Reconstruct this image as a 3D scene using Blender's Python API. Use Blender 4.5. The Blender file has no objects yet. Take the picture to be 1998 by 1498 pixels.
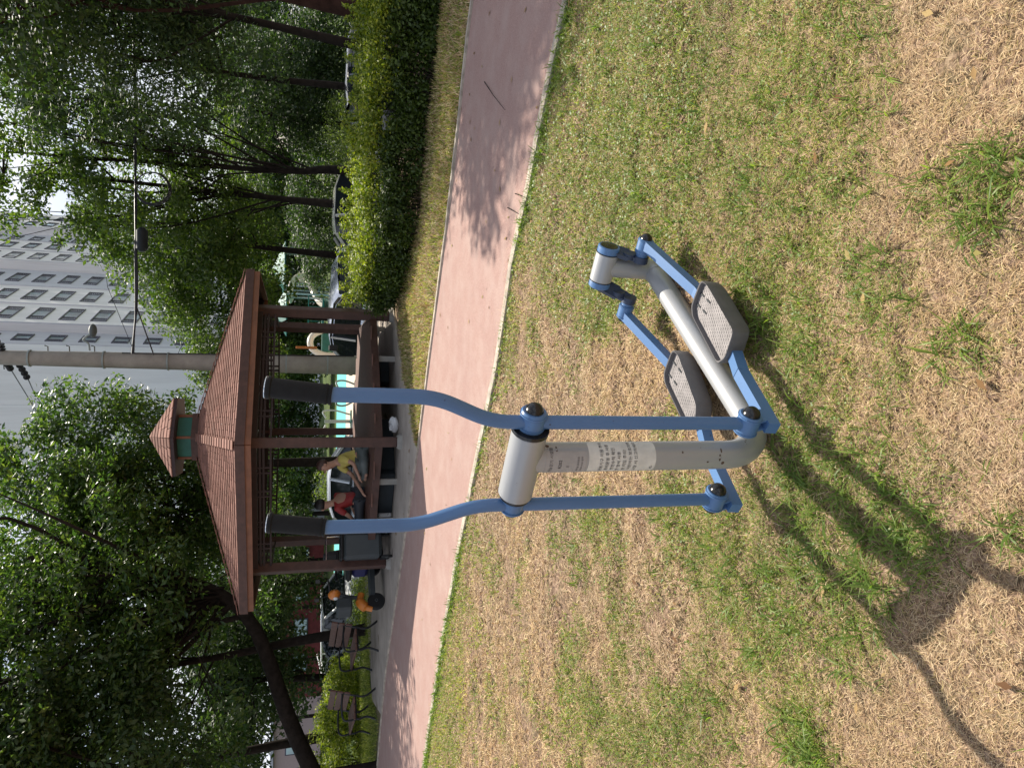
import bpy, math, random
import numpy as np
from mathutils import Vector, Matrix, Quaternion
random.seed(7); rng = np.random.default_rng(7)
S = bpy.context.scene
rad = math.radians

# ------------------------------------------------------------------ camera (phone held on its side: world up points to the image's left)
F_PX, CAM_H, PITCH, ROLL = 1400.0, 1.55, rad(16.6), rad(1.0)
Fw = np.array([0, math.cos(PITCH), -math.sin(PITCH)])
_r = np.array([1., 0, 0]); _u = np.array([0, math.sin(PITCH), math.cos(PITCH)])
Rt = math.cos(ROLL)*_r + math.sin(ROLL)*_u
Up = math.cos(ROLL)*_u - math.sin(ROLL)*_r
cd = bpy.data.cameras.new('camera'); cam = bpy.data.objects.new('camera', cd); S.collection.objects.link(cam)
cd.sensor_fit = 'HORIZONTAL'; cd.sensor_width = 36; cd.lens = 36*F_PX/1998; cd.clip_start = .05; cd.clip_end = 2000
M = Matrix.Identity(4)
for i, v in enumerate((-Up, Rt, -Fw)):
    for j in range(3): M[j][i] = v[j]
M[2][3] = CAM_H
cam.matrix_world = M; S.camera = cam

SUN_EL, SUN_AZ = rad(53), rad(24.7)
W = bpy.data.worlds.new('World'); S.world = W; W.use_nodes = True
nt = W.node_tree; nt.nodes.clear()
def wn(t, **k):
    n = nt.nodes.new(t)
    for a, b in k.items(): setattr(n, a, b)
    return n
out = wn('ShaderNodeOutputWorld'); bg = wn('ShaderNodeBackground'); bg.inputs[1].default_value = .09
sky = wn('ShaderNodeTexSky', sky_type='NISHITA', sun_disc=False, sun_elevation=SUN_EL, sun_rotation=SUN_AZ)
sky.air_density = 1.0; sky.dust_density = 2.5; sky.ozone_density = 1.5
tc = wn('ShaderNodeTexCoord'); nz = wn('ShaderNodeTexNoise'); nz.inputs['Scale'].default_value = 2.6; nz.inputs['Detail'].default_value = 7
mp = wn('ShaderNodeMapping'); mp.inputs['Scale'].default_value = (1, 1, 2.2)
rp = wn('ShaderNodeValToRGB'); rp.color_ramp.elements[0].position = .40; rp.color_ramp.elements[1].position = .60
mx = wn('ShaderNodeMixRGB'); mx.inputs[2].default_value = (8.0, 8.3, 9.0, 1)
L = nt.links.new
L(tc.outputs['Generated'], mp.inputs[0]); L(mp.outputs[0], nz.inputs[0]); L(nz.outputs[0], rp.inputs[0])
L(rp.outputs[0], mx.inputs[0]); L(sky.outputs[0], mx.inputs[1]); L(mx.outputs[0], bg.inputs[0]); L(bg.outputs[0], out.inputs[0])

sd = bpy.data.lights.new('sun', 'SUN'); sd.energy = 5.0; sd.angle = rad(.53); sd.color = (1, .925, .80)
sun = bpy.data.objects.new('sun', sd); S.collection.objects.link(sun)
sv = Vector((math.sin(SUN_AZ)*math.cos(SUN_EL), math.cos(SUN_AZ)*math.cos(SUN_EL), math.sin(SUN_EL)))
sun.rotation_euler = sv.to_track_quat('Z', 'Y').to_euler()
S.view_settings.view_transform = 'Standard'; S.view_settings.look = 'None'; S.view_settings.exposure = .56; S.view_settings.gamma = 1
S.view_settings.use_curve_mapping = False
S.cycles.max_bounces = 7; S.cycles.diffuse_bounces = 3; S.cycles.transmission_bounces = 4; S.cycles.transparent_max_bounces = 6

def ray(x, y): return Fw + Rt*(749-y)/F_PX - Up*(x-999)/F_PX
def at(x, y, Y):
    d = ray(x, y); k = Y/d[1]; return np.array([0, 0, CAM_H]) + k*d
def gz(x, y, z=0.0):
    d = ray(x, y); k = (z-CAM_H)/d[2]; return np.array([0, 0, CAM_H]) + k*d

# ------------------------------------------------------------------ materials
def nodes(name):
    m = bpy.data.materials.new(name); m.use_nodes = True
    t = m.node_tree; return m, t, t.nodes['Principled BSDF']
def noise(t, scale, detail=4, rough=.6, coord='Object', vec=None):
    n = t.nodes.new('ShaderNodeTexNoise'); n.inputs['Scale'].default_value = scale; n.inputs['Detail'].default_value = detail
    n.inputs['Roughness'].default_value = rough
    if vec is None:
        c = t.nodes.new('ShaderNodeTexCoord'); t.links.new(c.outputs[coord], n.inputs['Vector'])
    else: t.links.new(vec, n.inputs['Vector'])
    return n.outputs['Fac']
def ramp(t, fac, stops):
    r = t.nodes.new('ShaderNodeValToRGB'); e = r.color_ramp.elements
    while len(e) < len(stops): e.new(.5)
    for el, (p, c) in zip(e, stops): el.position = p; el.color = (*c, 1)
    t.links.new(fac, r.inputs[0]); return r.outputs[0]
def mixc(t, fac, a, b, mode='MIX'):
    m = t.nodes.new('ShaderNodeMixRGB'); m.blend_type = mode
    for i, v in enumerate((fac, a, b)):
        if isinstance(v, (int, float)): m.inputs[i].default_value = v
        elif isinstance(v, tuple): m.inputs[i].default_value = (*v, 1)
        else: t.links.new(v, m.inputs[i])
    return m.outputs[0]
def bump(t, b, fac, strength=.3, dist=.01):
    n = t.nodes.new('ShaderNodeBump'); n.inputs['Strength'].default_value = strength; n.inputs['Distance'].default_value = dist
    t.links.new(fac, n.inputs['Height']); t.links.new(n.outputs[0], b.inputs['Normal'])
def mat(name, col, rough=.6, var=.15, scale=8, metal=0, bmp=0, bscale=60, spec=.5, coat=0):
    m, t, b = nodes(name)
    f = noise(t, scale, 5)
    lo = tuple(c*(1-var) for c in col); hi = tuple(min(1, c*(1+var)) for c in col)
    t.links.new(ramp(t, f, [(.3, lo), (.7, hi)]), b.inputs['Base Color'])
    b.inputs['Roughness'].default_value = rough; b.inputs['Metallic'].default_value = metal
    b.inputs['Specular IOR Level'].default_value = .12 if name.startswith('bark') else spec
    if coat: b.inputs['Coat Weight'].default_value = coat; b.inputs['Coat Roughness'].default_value = .08
    if bmp: bump(t, b, noise(t, bscale, 5), bmp, .004)
    return m
def leafmat(name, cols, rough=.45, trans=.45, tcol=None, spec=.5):
    m = bpy.data.materials.new(name); m.use_nodes = True; t = m.node_tree; b = t.nodes['Principled BSDF']; o = t.nodes['Material Output']
    g = t.nodes.new('ShaderNodeNewGeometry')
    n = len(cols); c = ramp(t, g.outputs['Random Per Island'], [(i/(n-1), cols[i]) for i in range(n)])
    big = noise(t, .55, 3); c = mixc(t, ramp(t, big, [(.35, (0, 0, 0)), (.7, (1, 1, 1))]), c, mixc(t, 1.0, c, (1.25, 1.2, .9), 'MULTIPLY'))
    t.links.new(c, b.inputs['Base Color']); b.inputs['Roughness'].default_value = rough; b.inputs['Specular IOR Level'].default_value = spec
    tr = t.nodes.new('ShaderNodeBsdfTranslucent'); t.links.new(mixc(t, 1.0, c, tcol or (1.5, 1.7, .7), 'MULTIPLY'), tr.inputs[0])
    mx = t.nodes.new('ShaderNodeMixShader'); mx.inputs[0].default_value = trans
    t.links.new(b.outputs[0], mx.inputs[1]); t.links.new(tr.outputs[0], mx.inputs[2]); t.links.new(mx.outputs[0], o.inputs['Surface'])
    return m

MT = {}
# lawn soil and thatch
m, t, b = nodes('lawn_soil')
f1 = noise(t, 1.3, 6); f2 = noise(t, 45, 6, .7); f3 = noise(t, 9, 5)
c = ramp(t, f2, [(.36, (.06, .038, .025)), (.5, (.22, .145, .10)), (.66, (.42, .295, .21))])
c = mixc(t, ramp(t, f3, [(.45, (0, 0, 0)), (.7, (.45, .45, .45))]), c, ramp(t, f2, [(.3, (.05, .06, .02)), (.7, (.17, .17, .06))]))
sp_ = t.nodes.new('ShaderNodeTexCoord'); sx_ = t.nodes.new('ShaderNodeSeparateXYZ'); t.links.new(sp_.outputs['Object'], sx_.inputs[0])
mr = t.nodes.new('ShaderNodeMapRange'); mr.inputs['From Min'].default_value = 11.5; mr.inputs['From Max'].default_value = 15.5; t.links.new(sx_.outputs['Y'], mr.inputs['Value'])
c = mixc(t, mr.outputs[0], c, ramp(t, noise(t, .8, 6), [(.35, (.035, .06, .014)), (.65, (.085, .115, .03))]))
t.links.new(c, b.inputs['Base Color']); b.inputs['Roughness'].default_value = .95; b.inputs['Specular IOR Level'].default_value = .15
bump(t, b, f2, .8, .012); MT['soil'] = m
m, t, b = nodes('far_ground')
c = ramp(t, noise(t, .35, 5), [(.35, (.055, .085, .022)), (.6, (.12, .16, .04))])
t.links.new(c, b.inputs['Base Color']); b.inputs['Roughness'].default_value = .95; MT['farground'] = m
# red-brown path
m, t, b = nodes('path_red')
fine = noise(t, 130, 4, .75); mid = noise(t, 3.5, 6); big = noise(t, .7, 4)
c = ramp(t, fine, [(.30, (.235, .145, .125)), (.5, (.345, .222, .192)), (.68, (.47, .325, .28))])
c = mixc(t, ramp(t, mid, [(.42, (0, 0, 0)), (.72, (.6, .6, .6))]), c, (.42, .32, .28))
c = mixc(t, ramp(t, noise(t, 14, 6, .75), [(.60, (0, 0, 0)), (.74, (.5, .5, .5))]), c, (.20, .13, .115))
c = mixc(t, ramp(t, big, [(.4, (0, 0, 0)), (.7, (.35, .35, .35))]), c, (.30, .20, .18))
t.links.new(c, b.inputs['Base Color']); b.inputs['Roughness'].default_value = .93; b.inputs['Specular IOR Level'].default_value = .2
bump(t, b, fine, .5, .004); MT['path'] = m
MT['kerb'] = mat('kerb_concrete', (.40, .345, .28), .9, .4, 9, bmp=.4, bscale=120)
MT['plaza'] = mat('apron_concrete', (.36, .31, .265), .92, .22, 2.2, bmp=.4, bscale=120)
MT['asphalt'] = mat('asphalt', (.07, .07, .075), .9, .25, 5, bmp=.5, bscale=90)
MT['court'] = mat('court_turquoise', (.10, .45, .42), .85, .08, 3)
MT['sandcourt'] = mat('court_beige', (.62, .50, .38), .9, .08, 3)
# painted metal of the machine
def paint(name, col, chips, rough=.32):
    m, t, b = nodes(name)
    sp = noise(t, 55, 4, .6); gr = noise(t, 5, 6, .65)
    c = mixc(t, ramp(t, gr, [(.4, (0, 0, 0)), (.75, (.35, .35, .35))]), col, tuple(x*.78 for x in col))
    c = mixc(t, ramp(t, sp, [(.70, (0, 0, 0)), (.73, (1, 1, 1))]), c, chips)
    t.links.new(c, b.inputs['Base Color'])
    r = t.nodes.new('ShaderNodeMapRange'); r.inputs['To Min'].default_value = rough-.06; r.inputs['To Max'].default_value = rough+.18
    t.links.new(gr, r.inputs['Value']); t.links.new(r.outputs[0], b.inputs['Roughness'])
    bump(t, b, noise(t, 260, 3), .06, .002)
    return m
MT['silver'] = paint('grey_powder_coat', (.385, .388, .39), (.14, .10, .07), .34); MT['silver'].node_tree.nodes['Principled BSDF'].inputs['Metallic'].default_value = .25
MT['blue'] = paint('blue_powder_coat', (.085, .180, .36), (.04, .06, .11), .30)
MT['navy'] = paint('dark_blue_crank', (.03, .045, .085), (.1, .1, .1), .4)
MT['black'] = mat('black_plastic', (.012, .012, .013), .22, .2)
MT['rubber'] = mat('grip_rubber', (.010, .011, .012), .7, .2, 40, bmp=.3, bscale=200, spec=.25)
MT['chrome'] = mat('chrome', (.7, .7, .72), .18, .05, metal=1)
MT['pedal'] = mat('pedal_plastic', (.12, .112, .112), .62, .14, 20, bmp=.2, bscale=300)
MT['pedaltop'] = mat('pedal_tread', (.215, .195, .19), .6, .3, 22, bmp=.15, bscale=200)
MT['rust'] = mat('rust_stain', (.10, .065, .045), .9, .5, 60)
MT['sticker'] = mat('sticker_paper', (.66, .64, .58), .5, .12, 25)
MT['plate'] = mat('faded_label', (.37, .35, .335), .5, .1, 25)
MT['ink'] = mat('ink', (.03, .028, .03), .6, .1)
MT['inkgrey'] = mat('faded_ink', (.11, .10, .10), .6, .1)
MT['concrete'] = mat('pole_concrete', (.33, .315, .28), .88, .2, 3, bmp=.3, bscale=70)
MT['cement'] = mat('cement_foot', (.30, .285, .26), .9, .2, 5, bmp=.3, bscale=70)
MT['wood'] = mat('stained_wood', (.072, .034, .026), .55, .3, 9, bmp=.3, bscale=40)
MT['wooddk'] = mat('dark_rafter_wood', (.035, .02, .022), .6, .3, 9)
MT['fascia'] = mat('fascia_wood', (.20, .085, .045), .6, .2, 7, bmp=.2)
MT['teal'] = mat('teal_panel', (.015, .13, .105), .5, .2, 4)
MT['cable'] = mat('black_cable', (.015, .015, .02), .5, .1)
MT['bark'] = mat('bark_dark', (.024, .019, .016), .95, .4, 9, bmp=.8, bscale=25)
MT['barkred'] = mat('bark_reddish', (.05, .026, .02), .95, .4, 7, bmp=.8, bscale=22)
MT['skin'] = mat('skin', (.42, .24, .17), .6, .08, 6)
MT['hair'] = mat('hair', (.012, .010, .010), .55, .3, 40)
MT['hairbrown'] = mat('hair_brown', (.06, .03, .022), .55, .3, 40)
def plain(n, c, r=.6, v=.1, **k):
    MT[n] = mat(n, c, r, v, **k)
plain('yellow', (.55, .47, .12)); plain('whiteshirt', (.62, .60, .56)); plain('red', (.30, .025, .025)); plain('darkpants', (.03, .035, .045))
plain('greypants', (.10, .12, .12)); plain('orange', (.62, .20, .03), .35); plain('bag', (.045, .055, .06), .6); plain('blue_bag', (.02, .02, .12), .6)
plain('tyre', (.014, .014, .015), .85); plain('glassdark', (.02, .025, .03), .06, .05, spec=.8); plain('carblack', (.02, .024, .032), .2, .05, coat=1)
plain('carcream', (.80, .77, .66), .25, .04, coat=1); plain('carsilver', (.62, .66, .76), .25, .04, metal=.5, coat=1); plain('carwhite', (.74, .76, .78), .22, .04, coat=1)
plain('lampred', (.35, .01, .01), .2); plain('lampwhite', (.7, .7, .7), .12); plain('slat', (.13, .062, .045), .6, .25, scale=12, bmp=.3)
plain('iron', (.012, .013, .015), .5); plain('whitepaint', (.72, .73, .72), .45); plain('plasticwhite', (.75, .75, .77), .4); plain('slidecream', (.66, .60, .50), .4, .06)
plain('slidegreen', (.30, .40, .33), .4, .06); plain('playblue', (.03, .06, .22), .4); plain('playyellow', (.7, .42, .12), .4); plain('playgrey', (.30, .36, .36), .4)
plain('pinkwall', (.52, .40, .40), .8, .06); plain('brickred', (.20, .04, .04), .8, .3, scale=3); plain('greywall', (.40, .42, .45), .8, .08)
plain('boxdark', (.012, .018, .024), .7)
# apartment walls with faint rain streaks
def wall(name, col):
    m, t, b = nodes(name)
    c0 = t.nodes.new('ShaderNodeTexCoord'); mp_ = t.nodes.new('ShaderNodeMapping'); mp_.inputs['Scale'].default_value = (1, 1, .08)
    t.links.new(c0.outputs['Object'], mp_.inputs[0]); f = noise(t, 1.4, 4, vec=mp_.outputs[0])
    t.links.new(ramp(t, f, [(.3, tuple(x*.86 for x in col)), (.65, col)]), b.inputs['Base Color']); b.inputs['Roughness'].default_value = .9
    return m
MT['aptpink'] = wall('apartment_render_pale', (.86, .84, .88)); MT['aptgrey'] = wall('apartment_render_grey', (.60, .61, .70)); MT['gable'] = wall('apartment_gable', (.76, .79, .83))
MT['aptglass'] = mat('apartment_glass', (.55, .74, .80), .12, .25, .3, spec=.7); MT['aptframe'] = mat('apartment_frame', (.10, .10, .14), .6, .1); MT['aptbalc'] = mat('apartment_sash', (.62, .64, .66), .5, .1)  # apartment glass: pale cyan base colour carries the reflected sky
# shingles
m, t, b = nodes('asphalt_shingle')
g = t.nodes.new('ShaderNodeNewGeometry')
c = ramp(t, g.outputs['Random Per Island'], [(0, (.16, .08, .06)), (.5, (.25, .125, .095)), (1, (.36, .19, .15))])
c = mixc(t, ramp(t, noise(t, 1.2, 5), [(.4, (0, 0, 0)), (.7, (.4, .4, .4))]), c, (.20, .12, .10))
c = mixc(t, .25, c, ramp(t, noise(t, 220, 3), [(.3, (.08, .04, .03)), (.7, (.5, .28, .22))]))
t.links.new(c, b.inputs['Base Color']); b.inputs['Roughness'].default_value = .9; b.inputs['Specular IOR Level'].default_value = .25; MT['shingle'] = m
# plants
MT['leafbroad'] = leafmat('leaf_broad', [(.025, .058, .020), (.045, .09, .028), (.075, .125, .036), (.12, .165, .045)], .38, .48, spec=.6)
MT['leafmid'] = leafmat('leaf_mid', [(.035, .07, .016), (.07, .115, .024), (.12, .165, .038)], .5, .45)
MT['leafdark'] = leafmat('leaf_dark', [(.022, .045, .018), (.038, .07, .024), (.07, .105, .035)], .55, .38)
MT['leafpale'] = leafmat('leaf_pale', [(.07, .11, .03), (.11, .15, .04), (.15, .18, .055)], .5, .5)
MT['hedge'] = leafmat('hedge_lit_new_growth', [(.06, .10, .012), (.13, .18, .02), (.23, .27, .03), (.32, .33, .05)], .5, .42)  # yellow new growth, its colour also lightened for the sunlit top
MT['hedgeoldshade'] = leafmat('hedge_shaded_old_leaf', [(.025, .046, .011), (.05, .085, .017), (.10, .145, .028)], .5, .36)  # older leaves, their colour also darkened for the shaded hedge front
MT['straw'] = leafmat('straw', [(.22, .14, .09), (.40, .28, .175), (.54, .40, .26), (.66, .54, .37), (.42, .27, .185), (.30, .26, .10)], .7, .18, (1.1, 1, .8), spec=.25)
MT['grass'] = leafmat('grass_green', [(.07, .115, .018), (.13, .185, .03), (.22, .27, .05), (.33, .35, .09), (.42, .38, .17)], .5, .4, spec=.35)
MT['grassbright'] = leafmat('grass_bright', [(.075, .135, .022), (.13, .20, .038), (.21, .27, .065)], .45, .42, spec=.35)

# ------------------------------------------------------------------ mesh helpers
class MB:
    def __init__(s): s.v = []; s.f = []
    def add(s, vs, fs):
        o = len(s.v); s.v += [tuple(map(float, p)) for p in vs]; s.f += [tuple(i+o for i in q) for q in fs]; return s
    def box(s, c, d, rot=None, bev=0):
        x, y, z = (k/2 for k in d)
        if bev:
            pts = []
            for sx in (-1, 1):
                for sy in (-1, 1):
                    for sz in (-1, 1):
                        pts += [((x-bev)*sx, (y-bev)*sy, z*sz), ((x-bev)*sx, y*sy, (z-bev)*sz), (x*sx, (y-bev)*sy, (z-bev)*sz)]
            import bmesh
            bm = bmesh.new()
            for p in pts: bm.verts.new(p)
            bmesh.ops.convex_hull(bm, input=bm.verts); bm.verts.index_update()
            vs = [v.co.copy() for v in bm.verts]; fs = [[v.index for v in f.verts] for f in bm.faces]; bm.free()
        else:
            vs = [Vector((a*x, b_*y, c_*z)) for a in (-1, 1) for b_ in (-1, 1) for c_ in (-1, 1)]
            fs = [(0, 1, 3, 2), (4, 6, 7, 5), (0, 4, 5, 1), (2, 3, 7, 6), (0, 2, 6, 4), (1, 5, 7, 3)]
        if rot is not None: vs = [rot @ Vector(p) for p in vs]
        return s.add([Vector(p)+Vector(c) for p in vs], fs)
    def beam(s, a, b, w, h, up=(0, 0, 1)):
        a = Vector(a); b = Vector(b); d = (b-a); y = d.normalized(); x = y.cross(Vector(up)).normalized(); z = x.cross(y)
        return s.box((a+b)/2, (w, d.length, h), Matrix((x, y, z)).transposed())
    def tube(s, pts, r, n=12, cap=True):
        P = [Vector(p) for p in pts]; k = len(P); rr = r if hasattr(r, '__len__') else [r]*k
        T = [((P[min(i+1, k-1)]-P[max(i-1, 0)])).normalized() for i in range(k)]
        u = T[0].orthogonal().normalized(); o = len(s.v); vs = []
        for i in range(k):
            u = (u - T[i]*u.dot(T[i])).normalized(); w = T[i].cross(u)
            vs += [P[i]+(u*math.cos(2*math.pi*j/n)+w*math.sin(2*math.pi*j/n))*rr[i] for j in range(n)]
        fs = [(i*n+j, i*n+(j+1) % n, (i+1)*n+(j+1) % n, (i+1)*n+j) for i in range(k-1) for j in range(n)]
        if cap: fs += [tuple(range(n-1, -1, -1)), tuple((k-1)*n+j for j in range(n))]
        return s.add(vs, fs)
    def lathe(s, prof, axis_o, axis_d, n=20):   # prof: list of (dist along axis, radius)
        o = Vector(axis_o); d = Vector(axis_d).normalized()
        return s.tube2([o+d*h for h, r in prof], [max(r, 1e-4) for h, r in prof], d, n)
    def tube2(s, P, R, d, n):
        u = d.orthogonal().normalized(); w = d.cross(u); vs = []
        for p, r in zip(P, R): vs += [p+(u*math.cos(2*math.pi*j/n)+w*math.sin(2*math.pi*j/n))*r for j in range(n)]
        k = len(P); fs = [(i*n+j, i*n+(j+1) % n, (i+1)*n+(j+1) % n, (i+1)*n+j) for i in range(k-1) for j in range(n)]
        fs += [tuple(range(n-1, -1, -1)), tuple((k-1)*n+j for j in range(n))]
        return s.add(vs, fs)
    def prism(s, poly, z0, z1):
        n = len(poly); vs = [(p[0], p[1], z0) for p in poly]+[(p[0], p[1], z1) for p in poly]
        fs = [tuple(range(n-1, -1, -1)), tuple(range(n, 2*n))]+[(i, (i+1) % n, n+(i+1) % n, n+i) for i in range(n)]
        return s.add(vs, fs)
    def sphere(s, c, r, n=12, m_=8, sc=(1, 1, 1)):
        vs = [(c[0], c[1], c[2]-r*sc[2])]
        for i in range(1, m_):
            a = -math.pi/2+math.pi*i/m_
            vs += [(c[0]+r*sc[0]*math.cos(a)*math.cos(2*math.pi*j/n), c[1]+r*sc[1]*math.cos(a)*math.sin(2*math.pi*j/n), c[2]+r*sc[2]*math.sin(a)) for j in range(n)]
        vs.append((c[0], c[1], c[2]+r*sc[2])); fs = []
        for j in range(n):
            fs.append((0, 1+(j+1) % n, 1+j))
            for i in range(m_-2): fs.append((1+i*n+j, 1+i*n+(j+1) % n, 1+(i+1)*n+(j+1) % n, 1+(i+1)*n+j))
            fs.append((1+(m_-2)*n+j, 1+(m_-2)*n+(j+1) % n, len(vs)-1))
        return s.add(vs, fs)
    def build(s, name, m, parent=None, smooth=True, ang=35):
        me = bpy.data.meshes.new(name); me.from_pydata(s.v, [], s.f); me.update()
        return finish(name, me, m, parent, smooth, ang)
def finish(name, me, m, parent=None, smooth=True, ang=35):
    me.materials.append(MT[m] if isinstance(m, str) else m)
    if smooth:
        me.shade_smooth(); me.set_sharp_from_angle(angle=rad(ang))
    o = bpy.data.objects.new(name, me); S.collection.objects.link(o)
    if parent: o.parent = parent
    return o
def tag(o, label=None, cat=None, group=None, kind=None):
    for k, v in (('label', label), ('category', cat), ('group', group), ('kind', kind)):
        if v: o[k] = v
    return o
def empty(name, loc, rz=0, **k):
    e = bpy.data.objects.new(name, None); S.collection.objects.link(e); e.empty_display_size = .2
    e.location = [float(x) for x in loc]; e.rotation_euler = (0, 0, rz); tag(e, **k); return e
def npmesh(name, V, Fa, m, parent=None, smooth=False):   # V (N,3), Fa (K,3|4) equal-size polygons
    me = bpy.data.meshes.new(name); n = len(V); k, c = Fa.shape
    me.vertices.add(n); me.vertices.foreach_set('co', np.ascontiguousarray(V, np.float32).ravel())
    me.loops.add(k*c); me.loops.foreach_set('vertex_index', np.ascontiguousarray(Fa, np.int32).ravel())
    me.polygons.add(k); me.polygons.foreach_set('loop_start', np.arange(0, k*c, c, dtype=np.int32))
    me.update(calc_edges=True); me.validate()
    if smooth: me.shade_smooth()
    me.materials.append(MT[m] if isinstance(m, str) else m)
    o = bpy.data.objects.new(name, me); S.collection.objects.link(o)
    if parent: o.parent = parent
    return o
def copy_tree(o, parent=None):
    c = o.copy(); S.collection.objects.link(c); c.parent = parent
    for ch in [x for x in S.objects if x.parent == o]: copy_tree(ch, c)
    return c
def catmull(P, n=6):
    P = [np.array(p, float) for p in P]; Q = [2*P[0]-P[1]]+P+[2*P[-1]-P[-2]]; out_ = []
    for i in range(1, len(Q)-2):
        for k in range(n):
            t_ = k/n; a, b_, c_, d = Q[i-1:i+3]
            out_.append(.5*((2*b_)+(-a+c_)*t_+(2*a-5*b_+4*c_-d)*t_*t_+(-a+3*b_-3*c_+d)*t_**3))
    out_.append(P[-1]); return out_
def ss(a, b, x): t_ = np.clip((x-a)/(b-a), 0, 1); return t_*t_*(3-2*t_)
def vnoise(x, y, s, seed=0):
    x = np.asarray(x)*s+seed*17.3; y = np.asarray(y)*s+seed*7.7
    xi = np.floor(x); yi = np.floor(y); fx = x-xi; fy = y-yi; fx = fx*fx*(3-2*fx); fy = fy*fy*(3-2*fy)
    h = lambda a, b_: np.modf(np.abs(np.sin(a*127.1+b_*311.7+seed)*43758.5453))[0]
    return (h(xi, yi)*(1-fx)+h(xi+1, yi)*fx)*(1-fy)+(h(xi, yi+1)*(1-fx)+h(xi+1, yi+1)*fx)*fy

# ------------------------------------------------------------------ ground, path
NE = [(-60, 40), (-20, 19.6), (-9, 11.6), (-4.65, 8.6), (-3.13, 7.8), (-1.8, 6.98), (-.94, 6.38), (-.22, 5.85), (.2, 5.56), (.59, 5.38), (1.04, 5.14), (1.4, 4.83), (1.82, 4.56), (2.09, 4.36), (2.36, 4.12), (4.2, 2.9), (8, .4), (20, -8), (60, -30)]
FE = [(-60, 46), (-22, 25.5), (-11, 16.0), (-7.2, 13.5), (-6.06, 13.0), (-4.9, 12.4), (-3.75, 11.55), (-1.85, 10.15), (-.77, 9.37), (.17, 8.77), (.65, 8.47), (1.16, 8.13), (1.92, 7.62), (2.49, 7.3), (3.2, 6.98), (3.66, 6.69), (6, 5.2), (10, 2.6), (22, -5.5), (62, -27)]
nx_, ny_ = np.array([p[0] for p in NE]), np.array([p[1] for p in NE])
fx_, fy_ = np.array([p[0] for p in FE]), np.array([p[1] for p in FE])
near_y = lambda x: np.interp(x, nx_, ny_)
far_y = lambda x: np.interp(x, fx_, fy_)
def drop(x, y):
    yb = np.interp(x, [-60, -9, -5, 1.6, 2.6, 3.4, 8, 60], [19, 17.6, 17.2, 17.2, 14.2, 12.2, 10.6, 10])
    return -.8*ss(0, 1.6, y-yb)
def gh(x, y):
    x = np.asarray(x, float); y = np.asarray(y, float)
    amp = ss(0, .25, near_y(x)-y)+ss(0, .4, y-far_y(x))
    return drop(x, y)+amp*(.030*(vnoise(x, y, 2.1, 1)-.5)+.024*(vnoise(x, y, 7, 2)-.5)+.017*(vnoise(x, y, 19, 3)-.5))*(y < 14)
def axis(lo, hi, d, far, g=1.25):
    a = list(np.arange(lo, hi, d)); s_ = d; x = a[-1]
    while x < far: s_ *= g; x += s_; a.append(x)
    s_ = d; x = a[0]; pre = []
    while x > -far: s_ *= g; x -= s_; pre.append(x)
    return np.array(pre[::-1]+a)
gx = axis(-4, 4, .025, 500); gy_ = axis(.5, 9.5, .025, 500, 1.12)
X, Y = np.meshgrid(gx, gy_); Z = gh(X, Y)
V = np.stack([X.ravel(), Y.ravel(), Z.ravel()], 1); nx, ny = len(gx), len(gy_)
idx = np.arange(nx*ny).reshape(ny, nx)
Fa = np.stack([idx[:-1, :-1].ravel(), idx[:-1, 1:].ravel(), idx[1:, 1:].ravel(), idx[1:, :-1].ravel()], 1)
tag(npmesh('ground', V, Fa, 'soil', smooth=True), kind='structure')
def strip(name, A, B, z, m, n=5):
    xs = np.arange(len(A)); V = []; 
    for p, q in zip(A, B):
        for k in range(n+1):
            t_ = k/n; V.append((p[0]+(q[0]-p[0])*t_, p[1]+(q[1]-p[1])*t_, z))
    V = np.array(V); F_ = [[i*(n+1)+k, (i+1)*(n+1)+k, (i+1)*(n+1)+k+1, i*(n+1)+k+1] for i in range(len(A)-1) for k in range(n)]
    return tag(npmesh(name, V, np.array(F_), m), kind='structure')
xs = np.concatenate([np.linspace(-60, -8, 20), np.linspace(-7.5, 5, 70), np.linspace(5.5, 60, 20)])
strip('path', [(x, near_y(x)) for x in xs], [(x, far_y(x)) for x in xs], .012, 'path')
def kerb(name, P, w, z0, z1, m='kerb'):
    P = [np.array(p, float) for p in P]; mb = MB(); V = []
    for i, p in enumerate(P):
        d = P[min(i+1, len(P)-1)]-P[max(i-1, 0)]; d /= np.linalg.norm(d); n = np.array([-d[1], d[0]])
        jit = random.uniform(-.004, .004)
        for s_, z in ((-1, z0), (-1, z1+jit), (1, z1+jit), (1, z0)): V.append((*(p+n*s_*w/2), z))
    F_ = [(i*4+k, i*4+k+1, i*4+5+k, i*4+4+k) for i in range(len(P)-1) for k in range(3)]
    mb.add(V, F_); return tag(mb.build(name, m), kind='structure')
kx = np.linspace(-30, 20, 200)
kerb('kerb', [(x, near_y(x)+.01) for x in kx], .085, -.03, .026)
kerb('kerb', [(x, far_y(x)) for x in kx], .06, -.03, .034)
# pale apron round the pavilion
AP = [(-.80, 9.42), (-.33, 10.32), (.04, 10.9), (.54, 11.5), (1.5, 12.5), (2.2, 14), (2, 16.3), (-4.6, 16.6), (-6.4, 14.6), (-6.0, 13.05), (-4.9, 12.46), (-3.75, 11.6), (-2.8, 10.9), (-1.85, 10.2)]
mb = MB(); mb.prism(AP[::-1], -.05, .018); tag(mb.build('plaza', 'plaza', smooth=False), kind='structure')
kerb('kerb', [(-.80, 9.42), (-.6, 9.85), (-.33, 10.32), (.04, 10.9), (.54, 11.5), (1.5, 12.5)], .06, -.03, .032)
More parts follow.
